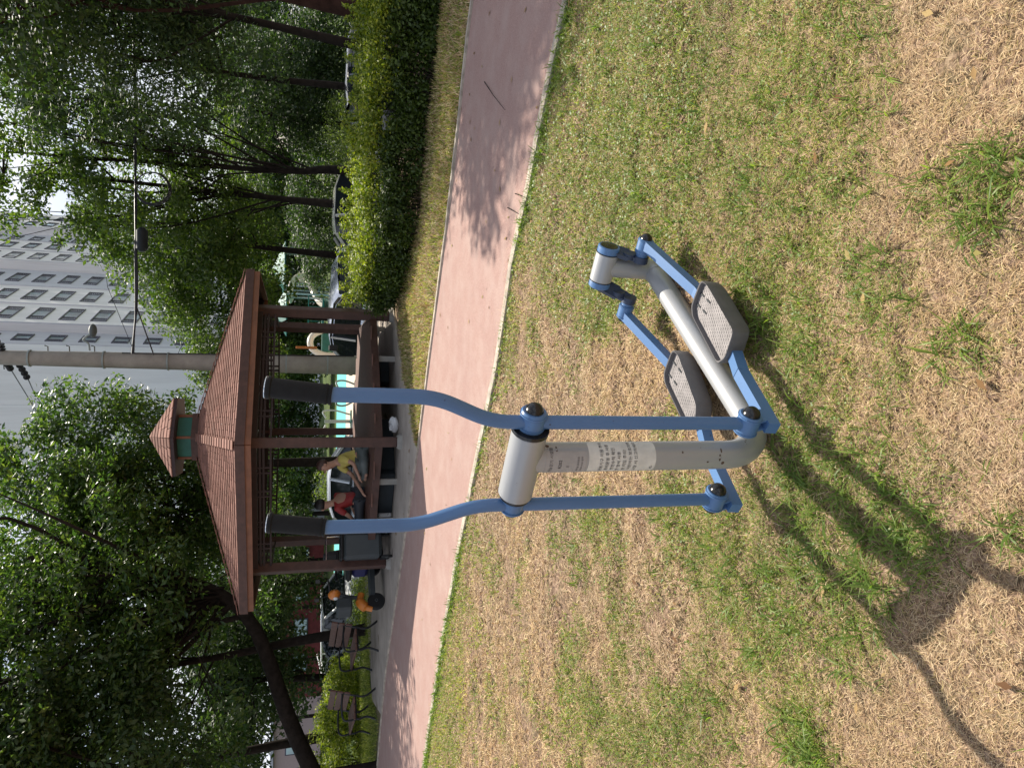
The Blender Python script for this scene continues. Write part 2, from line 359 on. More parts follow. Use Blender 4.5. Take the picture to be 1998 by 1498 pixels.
# lower car park and playground
strip('road', [(-60, 19.5), (60, 19.5)], [(-60, 25), (60, 25)], -.79, 'asphalt')
strip('parking', [(2.4, 14.6), (60, 13.2)], [(2.4, 19.5), (60, 19.5)], -.785, 'asphalt')
strip('playground_surface', [(-9, 27.5), (3.2, 27.5)], [(-7, 37), (3.2, 37)], -.785, 'sandcourt')
strip('court_surface', [(-14, 37), (5, 37)], [(-14, 46), (5, 46)], -.78, 'court')

# ------------------------------------------------------------------ lawn cover
def blades(name, x, y, length, width, elev, yaw, m, curl=.5, zoff=0.0, **k):
    n = len(x); z = gh(x, y)-.003+zoff
    dx, dy = np.cos(yaw), np.sin(yaw); px, py = -dy, dx
    e1 = elev; e2 = elev-curl*rng.random(n)
    L1, L2 = length*.5, length*.5
    p0 = np.stack([x, y, z], 1)
    p1 = p0+np.stack([dx*np.cos(e1)*L1, dy*np.cos(e1)*L1, np.sin(e1)*L1], 1)
    p2 = p1+np.stack([dx*np.cos(e2)*L2, dy*np.cos(e2)*L2, np.sin(e2)*L2], 1)
    p2[:, 2] = np.maximum(p2[:, 2], z+.002)
    tilt = rng.uniform(-.6, .6, n); w0 = np.stack([px*width/2, py*width/2, tilt*width/2], 1)
    V = np.stack([p0-w0*.7, p0+w0*.7, p1-w0, p1+w0, p2-w0*.12, p2+w0*.12], 1).reshape(-1, 3)
    b = (np.arange(n)*6)[:, None]
    Fa = np.concatenate([b+np.array([0, 1, 3, 2]), b+np.array([2, 3, 5, 4])])
    return tag(npmesh(name, V, Fa, m), kind='stuff', **k)
# where the lawn is green: patches (image positions turned into ground positions) plus noise
PATCH = [(1130, 60, .9, 1.4), (1150, 200, .8, 1.2), (1230, 60, .8, 1.0), (1300, 200, .6, 1.0), (1250, 330, .6, 1.0), (1400, 120, .5, .6), (1400, 300, .5, .7), (1500, 250, .35, .6), (1480, 420, .3, .6),
         (1080, 330, .6, .9), (1060, 430, .35, .6), (1180, 400, .5, .8), (1500, 560, .22, 1), (1520, 640, .22, 1), (1580, 760, .2, .6), (1620, 980, .2, .9), (1700, 950, .16, .9), (1760, 1000, .14, .9), (1800, 1060, .12, .9),
         (1640, 1080, .2, .9), (1560, 930, .16, .8), (1450, 1080, .25, .8), (1480, 1180, .22, .9), (1560, 1150, .2, .8), (1700, 1170, .12, .9), (1650, 1250, .12, .6), (1400, 1130, .2, .7), (1560, 1440, .14, 1.3), (1580, 1470, .1, 1.2), (1420, 1300, .2, .5),
         (1380, 1420, .25, .8), (1250, 1350, .3, .5), (1120, 1350, .3, .4), (870, 1350, .6, 1.1), (840, 1450, .9, 1.2), (900, 1180, .4, .8), (930, 1050, .3, .8), (1130, 1040, .35, .7), (1320, 1010, .2, .7), (1180, 560, .25, .8), (1240, 480, .3, .6),
         (1930, 340, .1, .9), (1900, 420, .1, .8), (1830, 360, .1, .4), (1640, 60, .25, .4), (1680, 280, .2, .5), (1750, 600, .12, .4), (1870, 690, .08, .9), (1700, 540, .1, .6), (1980, 1050, .06, .7), (1760, 790, .12, .3), (1000, 560, .3, .5), (985, 700, .3, .4)]
DRY = [(1150, 700, .6, .6), (1050, 560, .5, .4), (1080, 1120, .5, .4), (1200, 1150, .4, .5), (1900, 150, .3, .6), (1850, 900, .25, .5), (1930, 1250, .3, .7), (1350, 1250, .2, .4), (1700, 1420, .25, .8), (1900, 1420, .3, .9), (1280, 820, .3, .6), (1500, 60, .3, .3)]
PW = [(gz(x, y)[:2], r, w) for x, y, r, w in PATCH]; DW = [(gz(x, y)[:2], r, w) for x, y, r, w in DRY]
def green(x, y):
    g = .50*vnoise(x, y, 1.7, 5)+.75*vnoise(x, y, 4.2, 6)+.50*vnoise(x, y, 11, 8)-.66
    for (c, r, w) in PW: g = g+.62*w*np.exp(-((x-c[0])**2+(y-c[1])**2)/(2*(r*.75)**2))
    for (c, r, w) in DW: g = g-.35*w*np.exp(-((x-c[0])**2+(y-c[1])**2)/(2*(r*.75)**2))
    g = g+(.08+.42*(1-ss(-1.9, -.9, x)*(1-ss(.7, 1.5, x))))*np.exp(-((near_y(x)-y)/.22)**2)+.06*ss(2, 5, y)
    return ss(.16, .78, g)
def scatter(dens, lo, hi, m_=.35):    # random points in the wedge of lawn seen (and a margin each side)
    ax = .62*hi+m_; n = int(dens*2*ax*(hi-lo)); x = rng.uniform(-ax, ax, n); y = rng.uniform(lo, hi, n)
    k = (np.abs(x) < .62*y+m_) & (y < near_y(x)-.02); return x[k], y[k]
TB = [((-.217, 2.03), (.60, 2.96))]
ring = [(.75, 1.7, 76000, .68), (1.7, 2.6, 42000, .9), (2.6, 3.8, 17000, 1.4), (3.8, 5.4, 7000, 1.9), (5.4, 9.2, 3800, 2.6)]
sx, sy, sw = [], [], []; qx, qy, qw = [], [], []; cx_, cy_, cw = [], [], []
for lo, hi, d, k in ring:
    x, y = scatter(d, lo, hi); g = green(x, y)
    bare = ss(.55, .82, .6*vnoise(x, y, 3.2, 21)+.4*vnoise(x, y, 9, 22)); keep = rng.random(len(x)) < (.97-.55*g)*(1-.8*bare); sx.append(x[keep]); sy.append(y[keep]); sw.append(np.full(keep.sum(), k))
    x, y = scatter(min(d, 26000)*.70, lo, hi); g = green(x, y); keep = rng.random(len(x)) < g*1.0; qx.append(x[keep]); qy.append(y[keep]); qw.append(np.full(keep.sum(), k))
    x, y = scatter(min(d, 20000)*.13, lo, hi); g = green(x, y)*vnoise(x, y, 3.1, 11)*1.6; keep = rng.random(len(x)) < g; cx_.append(x[keep]); cy_.append(y[keep]); cw.append(np.full(keep.sum(), k))
x = np.concatenate(sx); y = np.concatenate(sy); k = np.concatenate(sw); n = len(x)
blades('dry_grass', x, y, rng.uniform(.016, .048, n)*k**.55, rng.uniform(.0012, .0026, n)*k, rng.gamma(2., .19, n), rng.uniform(0, 6.28, n), 'straw', 1.1, label='short dry straw-coloured thatch covering the lawn', cat='dry grass')
x = np.concatenate(qx); y = np.concatenate(qy); k = np.concatenate(qw); n = len(x)
blades('green_grass', x, y, rng.uniform(.014, .042, n)*k**.5, rng.uniform(.0014, .0028, n)*k, rng.uniform(.3, 1.25, n), rng.uniform(0, 6.28, n), 'grass', 1.2, label='short living green grass in patches between the dry thatch', cat='grass')
# tufts of long broad grass
tx, ty, tl = [], [], []
for (c, r, w) in PW:
    if c[1] > 4.5: continue
    nt_ = int(7+22*w*min(1, r/.2)); a = rng.uniform(0, 6.28, nt_); q = r*.9*np.sqrt(rng.random(nt_)); X_ = c[0]+q*np.cos(a); Y_ = c[1]+q*np.sin(a)
    for xx, yy in zip(X_, Y_):
        if yy > near_y(xx)-.05 or yy < .8: continue
        b_ = rng.integers(4, 12); tx.append(xx+rng.normal(0, .006, b_)); ty.append(yy+rng.normal(0, .006, b_)); tl.append(np.full(b_, rng.uniform(.5, 1.15)*(.75+.25*w)))
for _ in range(5200):
    yy = rng.uniform(.8, 5); xx = rng.uniform(-1, 1)*(.62*yy+.3)
    if rng.random() > .05+.95*float(green(np.array([xx]), np.array([yy]))[0])**1.3: continue
    if yy > near_y(xx)-.05: continue
    b_ = rng.integers(3, 8); tx.append(xx+rng.normal(0, .005, b_)); ty.append(yy+rng.normal(0, .005, b_)); tl.append(np.full(b_, rng.uniform(.3, .75)))
for _ in range(1300):   # longer fringe leaning over the kerb
    xx = rng.uniform(-5, 3.2)
    if -1.6 < xx < 1.0 and rng.random() < .8: continue
    yy = near_y(xx)-abs(rng.normal(0, .05))-.03
    b_ = rng.integers(4, 9); tx.append(xx+rng.normal(0, .02, b_)); ty.append(yy+rng.normal(0, .015, b_)); tl.append(np.full(b_, rng.uniform(.6, 1.1)))
x = np.concatenate(tx); y = np.concatenate(ty); l_ = np.concatenate(tl); n = len(x)
blades('tuft_grass', x, y, rng.uniform(.045, .11, n)*l_, rng.uniform(.0028, .0062, n)*np.clip(l_, .5, 1)*(1+.18*np.maximum(y-2, 0)), rng.uniform(.15, 1.15, n), rng.uniform(0, 6.28, n), 'grassbright', 1.0, label='longer broad-bladed grass tufts standing above the mown lawn', cat='grass tufts')
# dry blades blown over the kerb on to the path
x = rng.uniform(-4, 3, 2600); y = near_y(x)+np.abs(rng.normal(0, .10, 2600))-.04; n = 2600
tag(blades('blown_straw', x, y, rng.uniform(.012, .035, n), rng.uniform(.0015, .003, n), rng.uniform(0, .25, n), rng.uniform(0, 6.28, n), 'straw', .3, zoff=.026), 'loose dry straw blown over the kerb and the near edge of the path', 'dry grass')
# scattered fallen leaves and bits of bark
n = 420; x = rng.uniform(-3.5, 3.2, n); y = rng.uniform(.9, 9, n); k_ = np.abs(x) < .62*y+.4; x, y = x[k_], y[k_]; n = len(x)
onp_ = (y > near_y(x)) & (y < far_y(x)); k_ = (~onp_) | (rng.random(n) < .35); x, y, onp_ = x[k_], y[k_], onp_[k_]; n = len(x)
zz = np.where(onp_, .016, gh(x, y)+.016); a = rng.uniform(0, 6.28, n); s_ = rng.uniform(.008, .022, n)*(1+.08*y); V = []
for j, (rr_, da) in enumerate(((1, 0), (.42, 1.4), (1, 3.14), (.42, 4.9))): V.append(np.stack([x+rr_*s_*np.cos(a+da), y+rr_*s_*np.sin(a+da), zz+rng.uniform(0, .006, n)], 1))
V = np.stack(V, 1).reshape(-1, 3); b = (np.arange(n)*4)[:, None]
MT['litter'] = leafmat('fallen_leaf', [(.10, .05, .025), (.22, .13, .06), (.34, .24, .12), (.20, .19, .06)], .8, .1, (1, 1, 1), spec=.2)
tag(npmesh('leaf_litter', V, np.concatenate([b+np.array([0, 1, 2]), b+np.array([0, 2, 3])]), 'litter'), 'small dry fallen leaves scattered over the lawn and path', 'fallen leaves', kind='stuff')
# clover leaves
x = np.concatenate(cx_); y = np.concatenate(cy_); k = np.concatenate(cw); n = len(x)
r_ = rng.uniform(.0025, .0052, n)*k**.8; a0 = rng.uniform(0, 6.28, n); zz = gh(x, y)+rng.uniform(.008, .028, n)*np.sqrt(k)
V = []; 
for j in range(6):
    a = a0+j*math.pi/3; V.append(np.stack([x+r_*np.cos(a), y+r_*np.sin(a), zz+r_*.5*np.cos(a*1+a0*3)*rng.uniform(.2, 1, n)], 1))
V = np.stack(V, 1).reshape(-1, 3); b = (np.arange(n)*6)[:, None]
tag(npmesh('clover_leaves', V, np.concatenate([b+np.array([0, 1, 2, 3]), b+np.array([0, 3, 4, 5])]), 'grassbright'), 'tiny round clover leaves spread low through the lawn', 'clover', kind='stuff')
# strip beyond the path and lawn behind the benches: coarser grass
def strip_grass(name, n, fn, label, dryf=.0):
    x, y = fn(n); g = vnoise(x, y, 2.3, 9); h_ = rng.uniform(.05, .11, len(x))
    dry_ = rng.random(len(x)) < dryf; 
    for k_, m__, nm in ((~dry_, 'grass', name), (dry_, 'straw', 'dry_'+name)):
        if k_.sum(): blades(nm, x[k_], y[k_], h_[k_], rng.uniform(.006, .011, k_.sum()), rng.uniform(.2, 1.35, k_.sum()), rng.uniform(0, 6.28, k_.sum()), m__, .9, label=label if m__ == 'grass' else 'dry blades mixed into the '+('verge' if 'verge' in name else 'park')+' grass', cat='grass')
def f1_(n):
    x = rng.uniform(-.8, 6.5, n); y = far_y(x)+.05+rng.random(n)*np.interp(x, [-.8, -.3, .05, .55, 1.3, 2.2, 6], [.0, .95, 1.9, 2.6, 3.6, 2.0, 1.8]); return x, y
strip_grass('verge_grass', 56000, f1_, 'half-dry grass on the verge between the path and the hedge', .55)
def f2_(n):
    x = rng.uniform(-11, -3.4, n); y = far_y(x)+.25+rng.random(n)**.8*(17.4-far_y(x)-.25); k = ~((x > -6.3) & (y < 15.2) & (y < 16.6)) | (y > 15.0); return x[k], y[k]
strip_grass('park_grass', 36000, f2_, 'sunlit and shaded green grass around the park benches')

# ------------------------------------------------------------------ elliptical trainer
C0 = at(1024, 892, 2.03); TR = rad(-34); SK = rad(83)
tr = empty('elliptical_trainer', (C0[0], C0[1], 0), TR, label='blue and grey outdoor elliptical walking trainer standing on the dry lawn', cat='fitness machine')
def K(s, b_, z): return Vector((s+b_*math.cos(SK), b_*math.sin(SK), z))
r0 = .0455
pts = [K(0, 0, .89), K(0, 0, .6), K(0, 0, .30)]
for i in range(9):
    a = math.pi/2*i/8; pts.append(K(0, .17-.17*math.cos(a), .215-.165*math.sin(a)))
pts += [K(0, .5, .05), K(0, .8, .05), K(0, 1.085, .05)]
frame = MB().tube(pts, r0, 28).build('frame', 'silver', tr)
MB().tube([K(0, 1.085, .05), K(0, 1.11, .062), K(0, 1.12, .09), K(0, 1.12, .28)], r0, 28).build('rear_post', 'silver', tr)
MB().tube([K(0, 1.076, .05), K(0, 1.084, .05)], r0+.0022, 28).build('weld_seam', 'silver', frame)
MB().tube([K(0, .5, -.02), K(0, .5, .03)], .05, 20).build('ground_anchor', 'silver', tr)
AX = Vector((1, 0, 0))
hz = .905
ht = MB(); ht.lathe([(-.145, .030), (-.145, .049), (-.140, .053), (.096, .053), (.101, .049), (.101, .030)], K(0, 0, hz), AX, 32); ht = ht.build('head_tube', 'silver', tr)
MB().lathe([(.101, .03), (.101, .056), (.112, .056), (.112, .03)], K(0, 0, hz), AX, 28).build('bearing_ring', 'black', ht)
MB().lathe([(-.155, .03), (-.155, .047), (-.146, .047), (-.146, .03)], K(0, 0, hz), AX, 28).build('bearing_ring', 'black', ht)
def dome(mb, o, d, r, h): mb.lathe([(0, r), (h*.3, r*.96), (h*.62, r*.78), (h*.88, r*.45), (h, .001)], o, d, 20)
for sg, s0, s1, sr, rl, hb in ((1, .112, .172, .136, .215, .0), (-1, -.156, -.212, -.184, -.262, .0)):
    hub = MB().lathe([(0, .038), (abs(s1-s0)-.006, .038), (abs(s1-s0), .034)], K(s0, 0, hz), AX*sg, 24).build('handle_hub', 'blue', tr)
    for q in (.006, abs(s1-s0)-.012): MB().lathe([(0, .0405), (.004, .0405)], K(s0+sg*q, 0, hz), AX*sg, 24).build('washer', 'blue', hub)
    c = MB(); dome(c, K(s1, 0, hz), AX*sg, .027, .024); c.build('end_cap', 'black', hub)
    bot = .205
    ctl = [K(sr, -.01, bot), K(sr, -.005, 1.025), K(rl, .0, 1.195), K(rl, .005, 1.47)]
    P = [ctl[0], K(sr, -.008, .6)]
    for i in (1, 2):
        e1 = ctl[i]+(ctl[i-1]-ctl[i]).normalized()*.06; e2 = ctl[i]+(ctl[i+1]-ctl[i]).normalized()*.06
        P += [e1*(1-t_)**2+ctl[i]*2*t_*(1-t_)+e2*t_*t_ for t_ in [j/7 for j in range(8)]]
    P += [ctl[3]]; lever = MB().tube(P, .0205, 20).build('handle_lever', 'blue', tr)
    d = (K(rl, .03, 1.63)-K(rl, .005, 1.47)).normalized()
    gr = MB().lathe([(0, .0215), (0, .0275), (.006, .0275), (.006, .0255), (.012, .0255), (.012, .0278), (.018, .0278), (.018, .026), (.15, .0265), (.153, .03), (.16, .0305), (.164, .028)], K(rl, .004, 1.465), d, 24)
    gr = gr.build('grip', 'rubber', lever)
    MB().lathe([(.164, .0275), (.1645, .029), (.1665, .029), (.1665, .001)], K(rl, .004, 1.465), d, 24).build('grip_rim', 'chrome', gr)
    # lower joint
    js = sr
    jh = MB().lathe([(-.036, .034), (-.032, .037), (.030, .037), (.034, .034)], K(js, -.008, .195), AX*sg, 24).build('lower_joint', 'blue', tr)
    for q in (-.03, .024): MB().lathe([(q, .0395), (q+.004, .0395)], K(js, -.008, .195), AX*sg, 24).build('washer', 'blue', jh)
    c = MB(); dome(c, K(js+sg*.034, -.008, .195), AX*sg, .028, .026)
    if sg > 0: c.build('end_cap', 'black', jh)
    else:
        c.build('end_cap', 'black', jh)
        c = MB(); dome(c, K(js+.036, -.008, .195), AX, .028, .026); c.build('end_cap', 'black', jh)
    # pedal link: square tube
    lk = js+sg*.01
    A_, B_, C_, D_, E_ = K(lk, 1.06, .150), K(lk+.0, .72, .056), K(lk, .42, .056), K(lk, .22, .108), K(lk, -.045, .128)
    mb = MB()
    for p, q in ((A_, B_), (B_, C_), (C_, D_), (D_, E_)): mb.beam(p, q, .040, .040)
    lnk = mb.build('pedal_link', 'blue', tr, smooth=False)
    for o in (-.016, .016): MB().beam(K(lk+o, .0, .13), K(lk+o, -.012, .178), .008, .05).build('clevis_plate', 'blue', lnk, smooth=False)
    # rear pin
    po = K(js-sg*.075, 1.07, .150)
    rj = MB().lathe([(0, .026), (.04, .026), (.042, .033), (.10, .033), (.104, .030)], po, AX*sg, 24).build('rear_joint', 'blue', tr)
    MB().lathe([(.046, .035), (.050, .035)], po, AX*sg, 24).build('washer', 'blue', rj)
    MB().lathe([(.094, .035), (.098, .035)], po, AX*sg, 24).build('washer', 'blue', rj)
    c = MB(); dome(c, po+AX*sg*.104, AX*sg, .025, .024); c.build('end_cap', 'black', rj)
    # crank
    co = K(sg*.066, 1.12, .285)
    ck = MB().lathe([(0, .047), (.003, .0475), (.026, .0475), (.03, .044), (.03, .036), (.020, .034)], co, AX*sg, 28).build('crank_hub', 'blue', tr)
    mb = MB(); mb.lathe([(.012, .038), (.031, .038), (.033, .012), (.034, .011), (.034, .002)], co, AX*sg, 20)
    ck2 = mb.build('crank_bearing', 'black', ck)
    arm = MB(); pa, pb = co+AX*sg*.016, po+AX*sg*.012
    pm = pa.lerp(pb, .62)
    arm.beam(pa, pm, .020, .062); arm.beam(pm+Vector((0, .004, .0)), pb, .020, .046); arm.tube([pm-AX*.012, pm+AX*.012], .030, 16); arm.tube([pb-AX*.014, pb+AX*.014], .033, 16)
    arm.build('crank_arm', 'navy', ck, smooth=True)
rh = MB().lathe([(-.066, .03), (-.066, .0485), (.066, .0485), (.066, .03)], K(0, 1.12, .285), AX, 32).build('rear_hub', 'silver', tr)
for q in (-.0665, .0625): MB().lathe([(q, .0497), (q+.004, .0497)], K(0, 1.12, .285), AX, 28).build('bearing_ring', 'black', rh)
# pedals: tray with a raised lip
def pedal(poly, zt):
    P = [K(a, b_, 0) for a, b_ in poly]; c = sum(P, Vector())/len(P)
    # rounded outline
    n = len(P); out_ = []
    for i in range(n):
        a, b_, d = P[i-1], P[i], P[(i+1) % n]
        e1 = b_+(a-b_)*min(.3, .022/(a-b_).length); e2 = b_+(d-b_)*min(.3, .022/(d-b_).length)
        for k in range(4):
            t_ = k/3; out_.append(e1*(1-t_)**2+b_*2*t_*(1-t_)+e2*t_*t_)
    n = len(out_); mb = MB()
    def rg(sc, z): return [Vector(((p-c).x*sc+c.x, (p-c).y*sc+c.y, z)) for p in out_]
    R = [rg(.90, zt-.062), rg(.985, zt-.05), rg(1., zt+.012), rg(.985, zt+.016), rg(.955, zt+.014), rg(.94, zt-.004)]
    V = [p for r in R for p in r]; Fs = [(k*n+i, k*n+(i+1) % n, (k+1)*n+(i+1) % n, (k+1)*n+i) for k in range(5) for i in range(n)]
    Fs.append(tuple(range(n-1, -1, -1))); mb.add(V, Fs)
    pd = mb.build('pedal', 'pedal', tr)
    tp = MB(); rg2 = rg(.94, zt-.003); tp.add(rg2, [tuple(range(n))]); 
    # tread bumps
    xs_ = [p.x for p in rg2]; ys_ = [p.y for p in rg2]
    def inside(px, py, sc=.86):
        q = [((p.x-c.x)*sc+c.x, (p.y-c.y)*sc+c.y) for p in out_]; r = False; j = len(q)-1
        for i in range(len(q)):
            if (q[i][1] > py) != (q[j][1] > py) and px < (q[j][0]-q[i][0])*(py-q[i][1])/(q[j][1]-q[i][1])+q[i][0]: r = not r
            j = i
        return r
    yy = min(ys_); row = 0
    slots = []
    while yy < max(ys_):
        xx = min(xs_)+(row % 2)*.0075
        while xx < max(xs_):
            if inside(xx, yy):
                fr = (yy-min(ys_))/(max(ys_)-min(ys_))
                if fr > .72 and row % 4 == 2 and int(xx*66) % 3 == 0:
                    slots.append((xx, yy))
                else:
                    tp.lathe([(0, .0058), (.0018, .005)], (xx, yy, zt-.0035), (0, 0, 1), 6)
            xx += .015
        yy += .0125; row += 1
    tp.build('tread', 'pedaltop', pd, ang=25)
    for a, b_ in slots: MB().box((a, b_, zt-.0012), (.0065, .026, .004)).build('drain_slot', 'boxdark', pd, smooth=False)
pedal([(.250, .625), (.262, .575), (.238, .325), (.135, .315), (.088, .345), (.112, .60), (.14, .63)], .105)
pedal([(-.075, .655), (-.060, .60), (-.115, .37), (-.185, .335), (-.235, .37), (-.215, .63), (-.19, .66)], .105)
# rust, stickers and print wrapped round the post
def wrap_patch(name, a0, a1, z0, z1, off, m, par, n=14, round_=.006):
    mb = MB(); V = []; 
    for i in range(n+1):
        a = a0+(a1-a0)*i/n; e = min(i, n-i)/n*(a1-a0)*r0; q = max(0, round_-e)*.7
        for z in (z0+q, z1-q): V.append(((r0+off)*math.cos(a), (r0+off)*math.sin(a), z))
    mb.add(V, [(2*i, 2*i+2, 2*i+3, 2*i+1) for i in range(n)]); return mb.build(name, m, par)
cam_a = math.atan2(-C0[1], -C0[0])-TR      # side of the post that looks at the path of the viewer
aL, aR = cam_a-1.15, cam_a+1.45
stk = wrap_patch('warning_sticker', cam_a-1.25, cam_a+1.15, .492, .714, .0006, 'sticker', tr)
pl_ = wrap_patch('maker_label', cam_a-1.5, cam_a+.35, .722, .85, .0006, 'plate', tr)
for (a, z, w, h) in ((cam_a+.78, .842, .006, .006), (cam_a-.2, .268, .012, .004), (cam_a+.3, .262, .008, .003), (cam_a-.6, .255, .006, .006), (cam_a+.2, .40, .004, .003), (cam_a-.5, .31, .003, .004), (cam_a+.5, .815, .012, .003)):
    V = [((r0+.0004)*math.cos(a+dx), (r0+.0004)*math.sin(a+dx), z+dz) for dx, dz in [(w/r0*math.cos(t_), h*math.sin(t_)) for t_ in np.linspace(0, 6.28, 9)[:-1]]]
    MB().add(V, [tuple(range(8))]).build('rust_spot', 'rust', tr, smooth=False)
dg = bpy.context.evaluated_depsgraph_get
def text_mesh(txt, size):
    cu = bpy.data.curves.new('txt', 'FONT'); cu.body = txt; cu.size = size; cu.offset = size*.008; cu.resolution_u = 2
    o = bpy.data.objects.new('txt', cu); S.collection.objects.link(o); bpy.context.view_layer.update()
    me = bpy.data.meshes.new_from_object(o.evaluated_get(dg())); bpy.data.objects.remove(o); return me
def wrap_text(txt, size, a_start, z, par, m='ink'):
    me = text_mesh(txt, size)
    import bmesh
    bm = bmesh.new(); bm.from_mesh(me)
    for v in bm.verts:
        a = a_start+v.co.x/r0; v.co = Vector(((r0+.0011)*math.cos(a), (r0+.0011)*math.sin(a), z+v.co.y))
    bm.to_mesh(me); bm.free(); me.materials.clear()
    o = finish('lettering', me, m, par, False); return o
lines = ['운동기구 이용 주의', '준비운동 후 사용', '안전수칙 확인', '한 명씩 사용', '손 끼임 주의!', '어린이는 보호자와', '고장 시 신고하세요']
for i, s_ in enumerate(lines): wrap_text(s_, .0128, cam_a-1.15+.05*(i % 3), .668-i*.0187, stk)
wrap_text('02-', .011, cam_a-1.0, .502, stk)
wrap_text('하늘걷기 시설물', .0125, cam_a-1.2, .828, pl_, 'inkgrey'); wrap_text('R202', .014, cam_a-.85, .800, pl_, 'ink')
wrap_text('II', .012, cam_a-.75, .776, pl_, 'inkgrey'); wrap_text('제조일 관리번호', .0075, cam_a-1.1, .745, pl_, 'inkgrey'); wrap_text('공원녹지과 문의', .0075, cam_a-1.1, .733, pl_, 'inkgrey')
# soil ridge along the frame's buried foundation
mb = MB(); V = []; nn = 60
for i in range(nn+1):
    b_ = -.02+1.22*i/nn
    for j in range(9):
        s_ = -.06+.30*j/8; hgt = .028*math.exp(-((s_-.02)/.05)**2)+.012*math.exp(-((s_-.20)/.022)**2)-.004
        p = K(s_, b_, 0); w_ = Matrix.Rotation(TR, 3, 'Z') @ p; X_, Y_ = w_.x+C0[0], w_.y+C0[1]
        V.append((X_, Y_, float(gh(X_, Y_))+hgt*(.6+.8*float(vnoise(X_, Y_, 14, 4)))*min(1, 6*i/nn, 6*(nn-i)/nn)-(.02 if j in (0, 8) or i in (0, nn) else 0)))
npm = npmesh('soil_ridge', np.array(V), np.array([[i*9+j, i*9+j+1, (i+1)*9+j+1, (i+1)*9+j] for i in range(nn) for j in range(8)]), 'soil', smooth=True)
tag(npm, kind='structure')

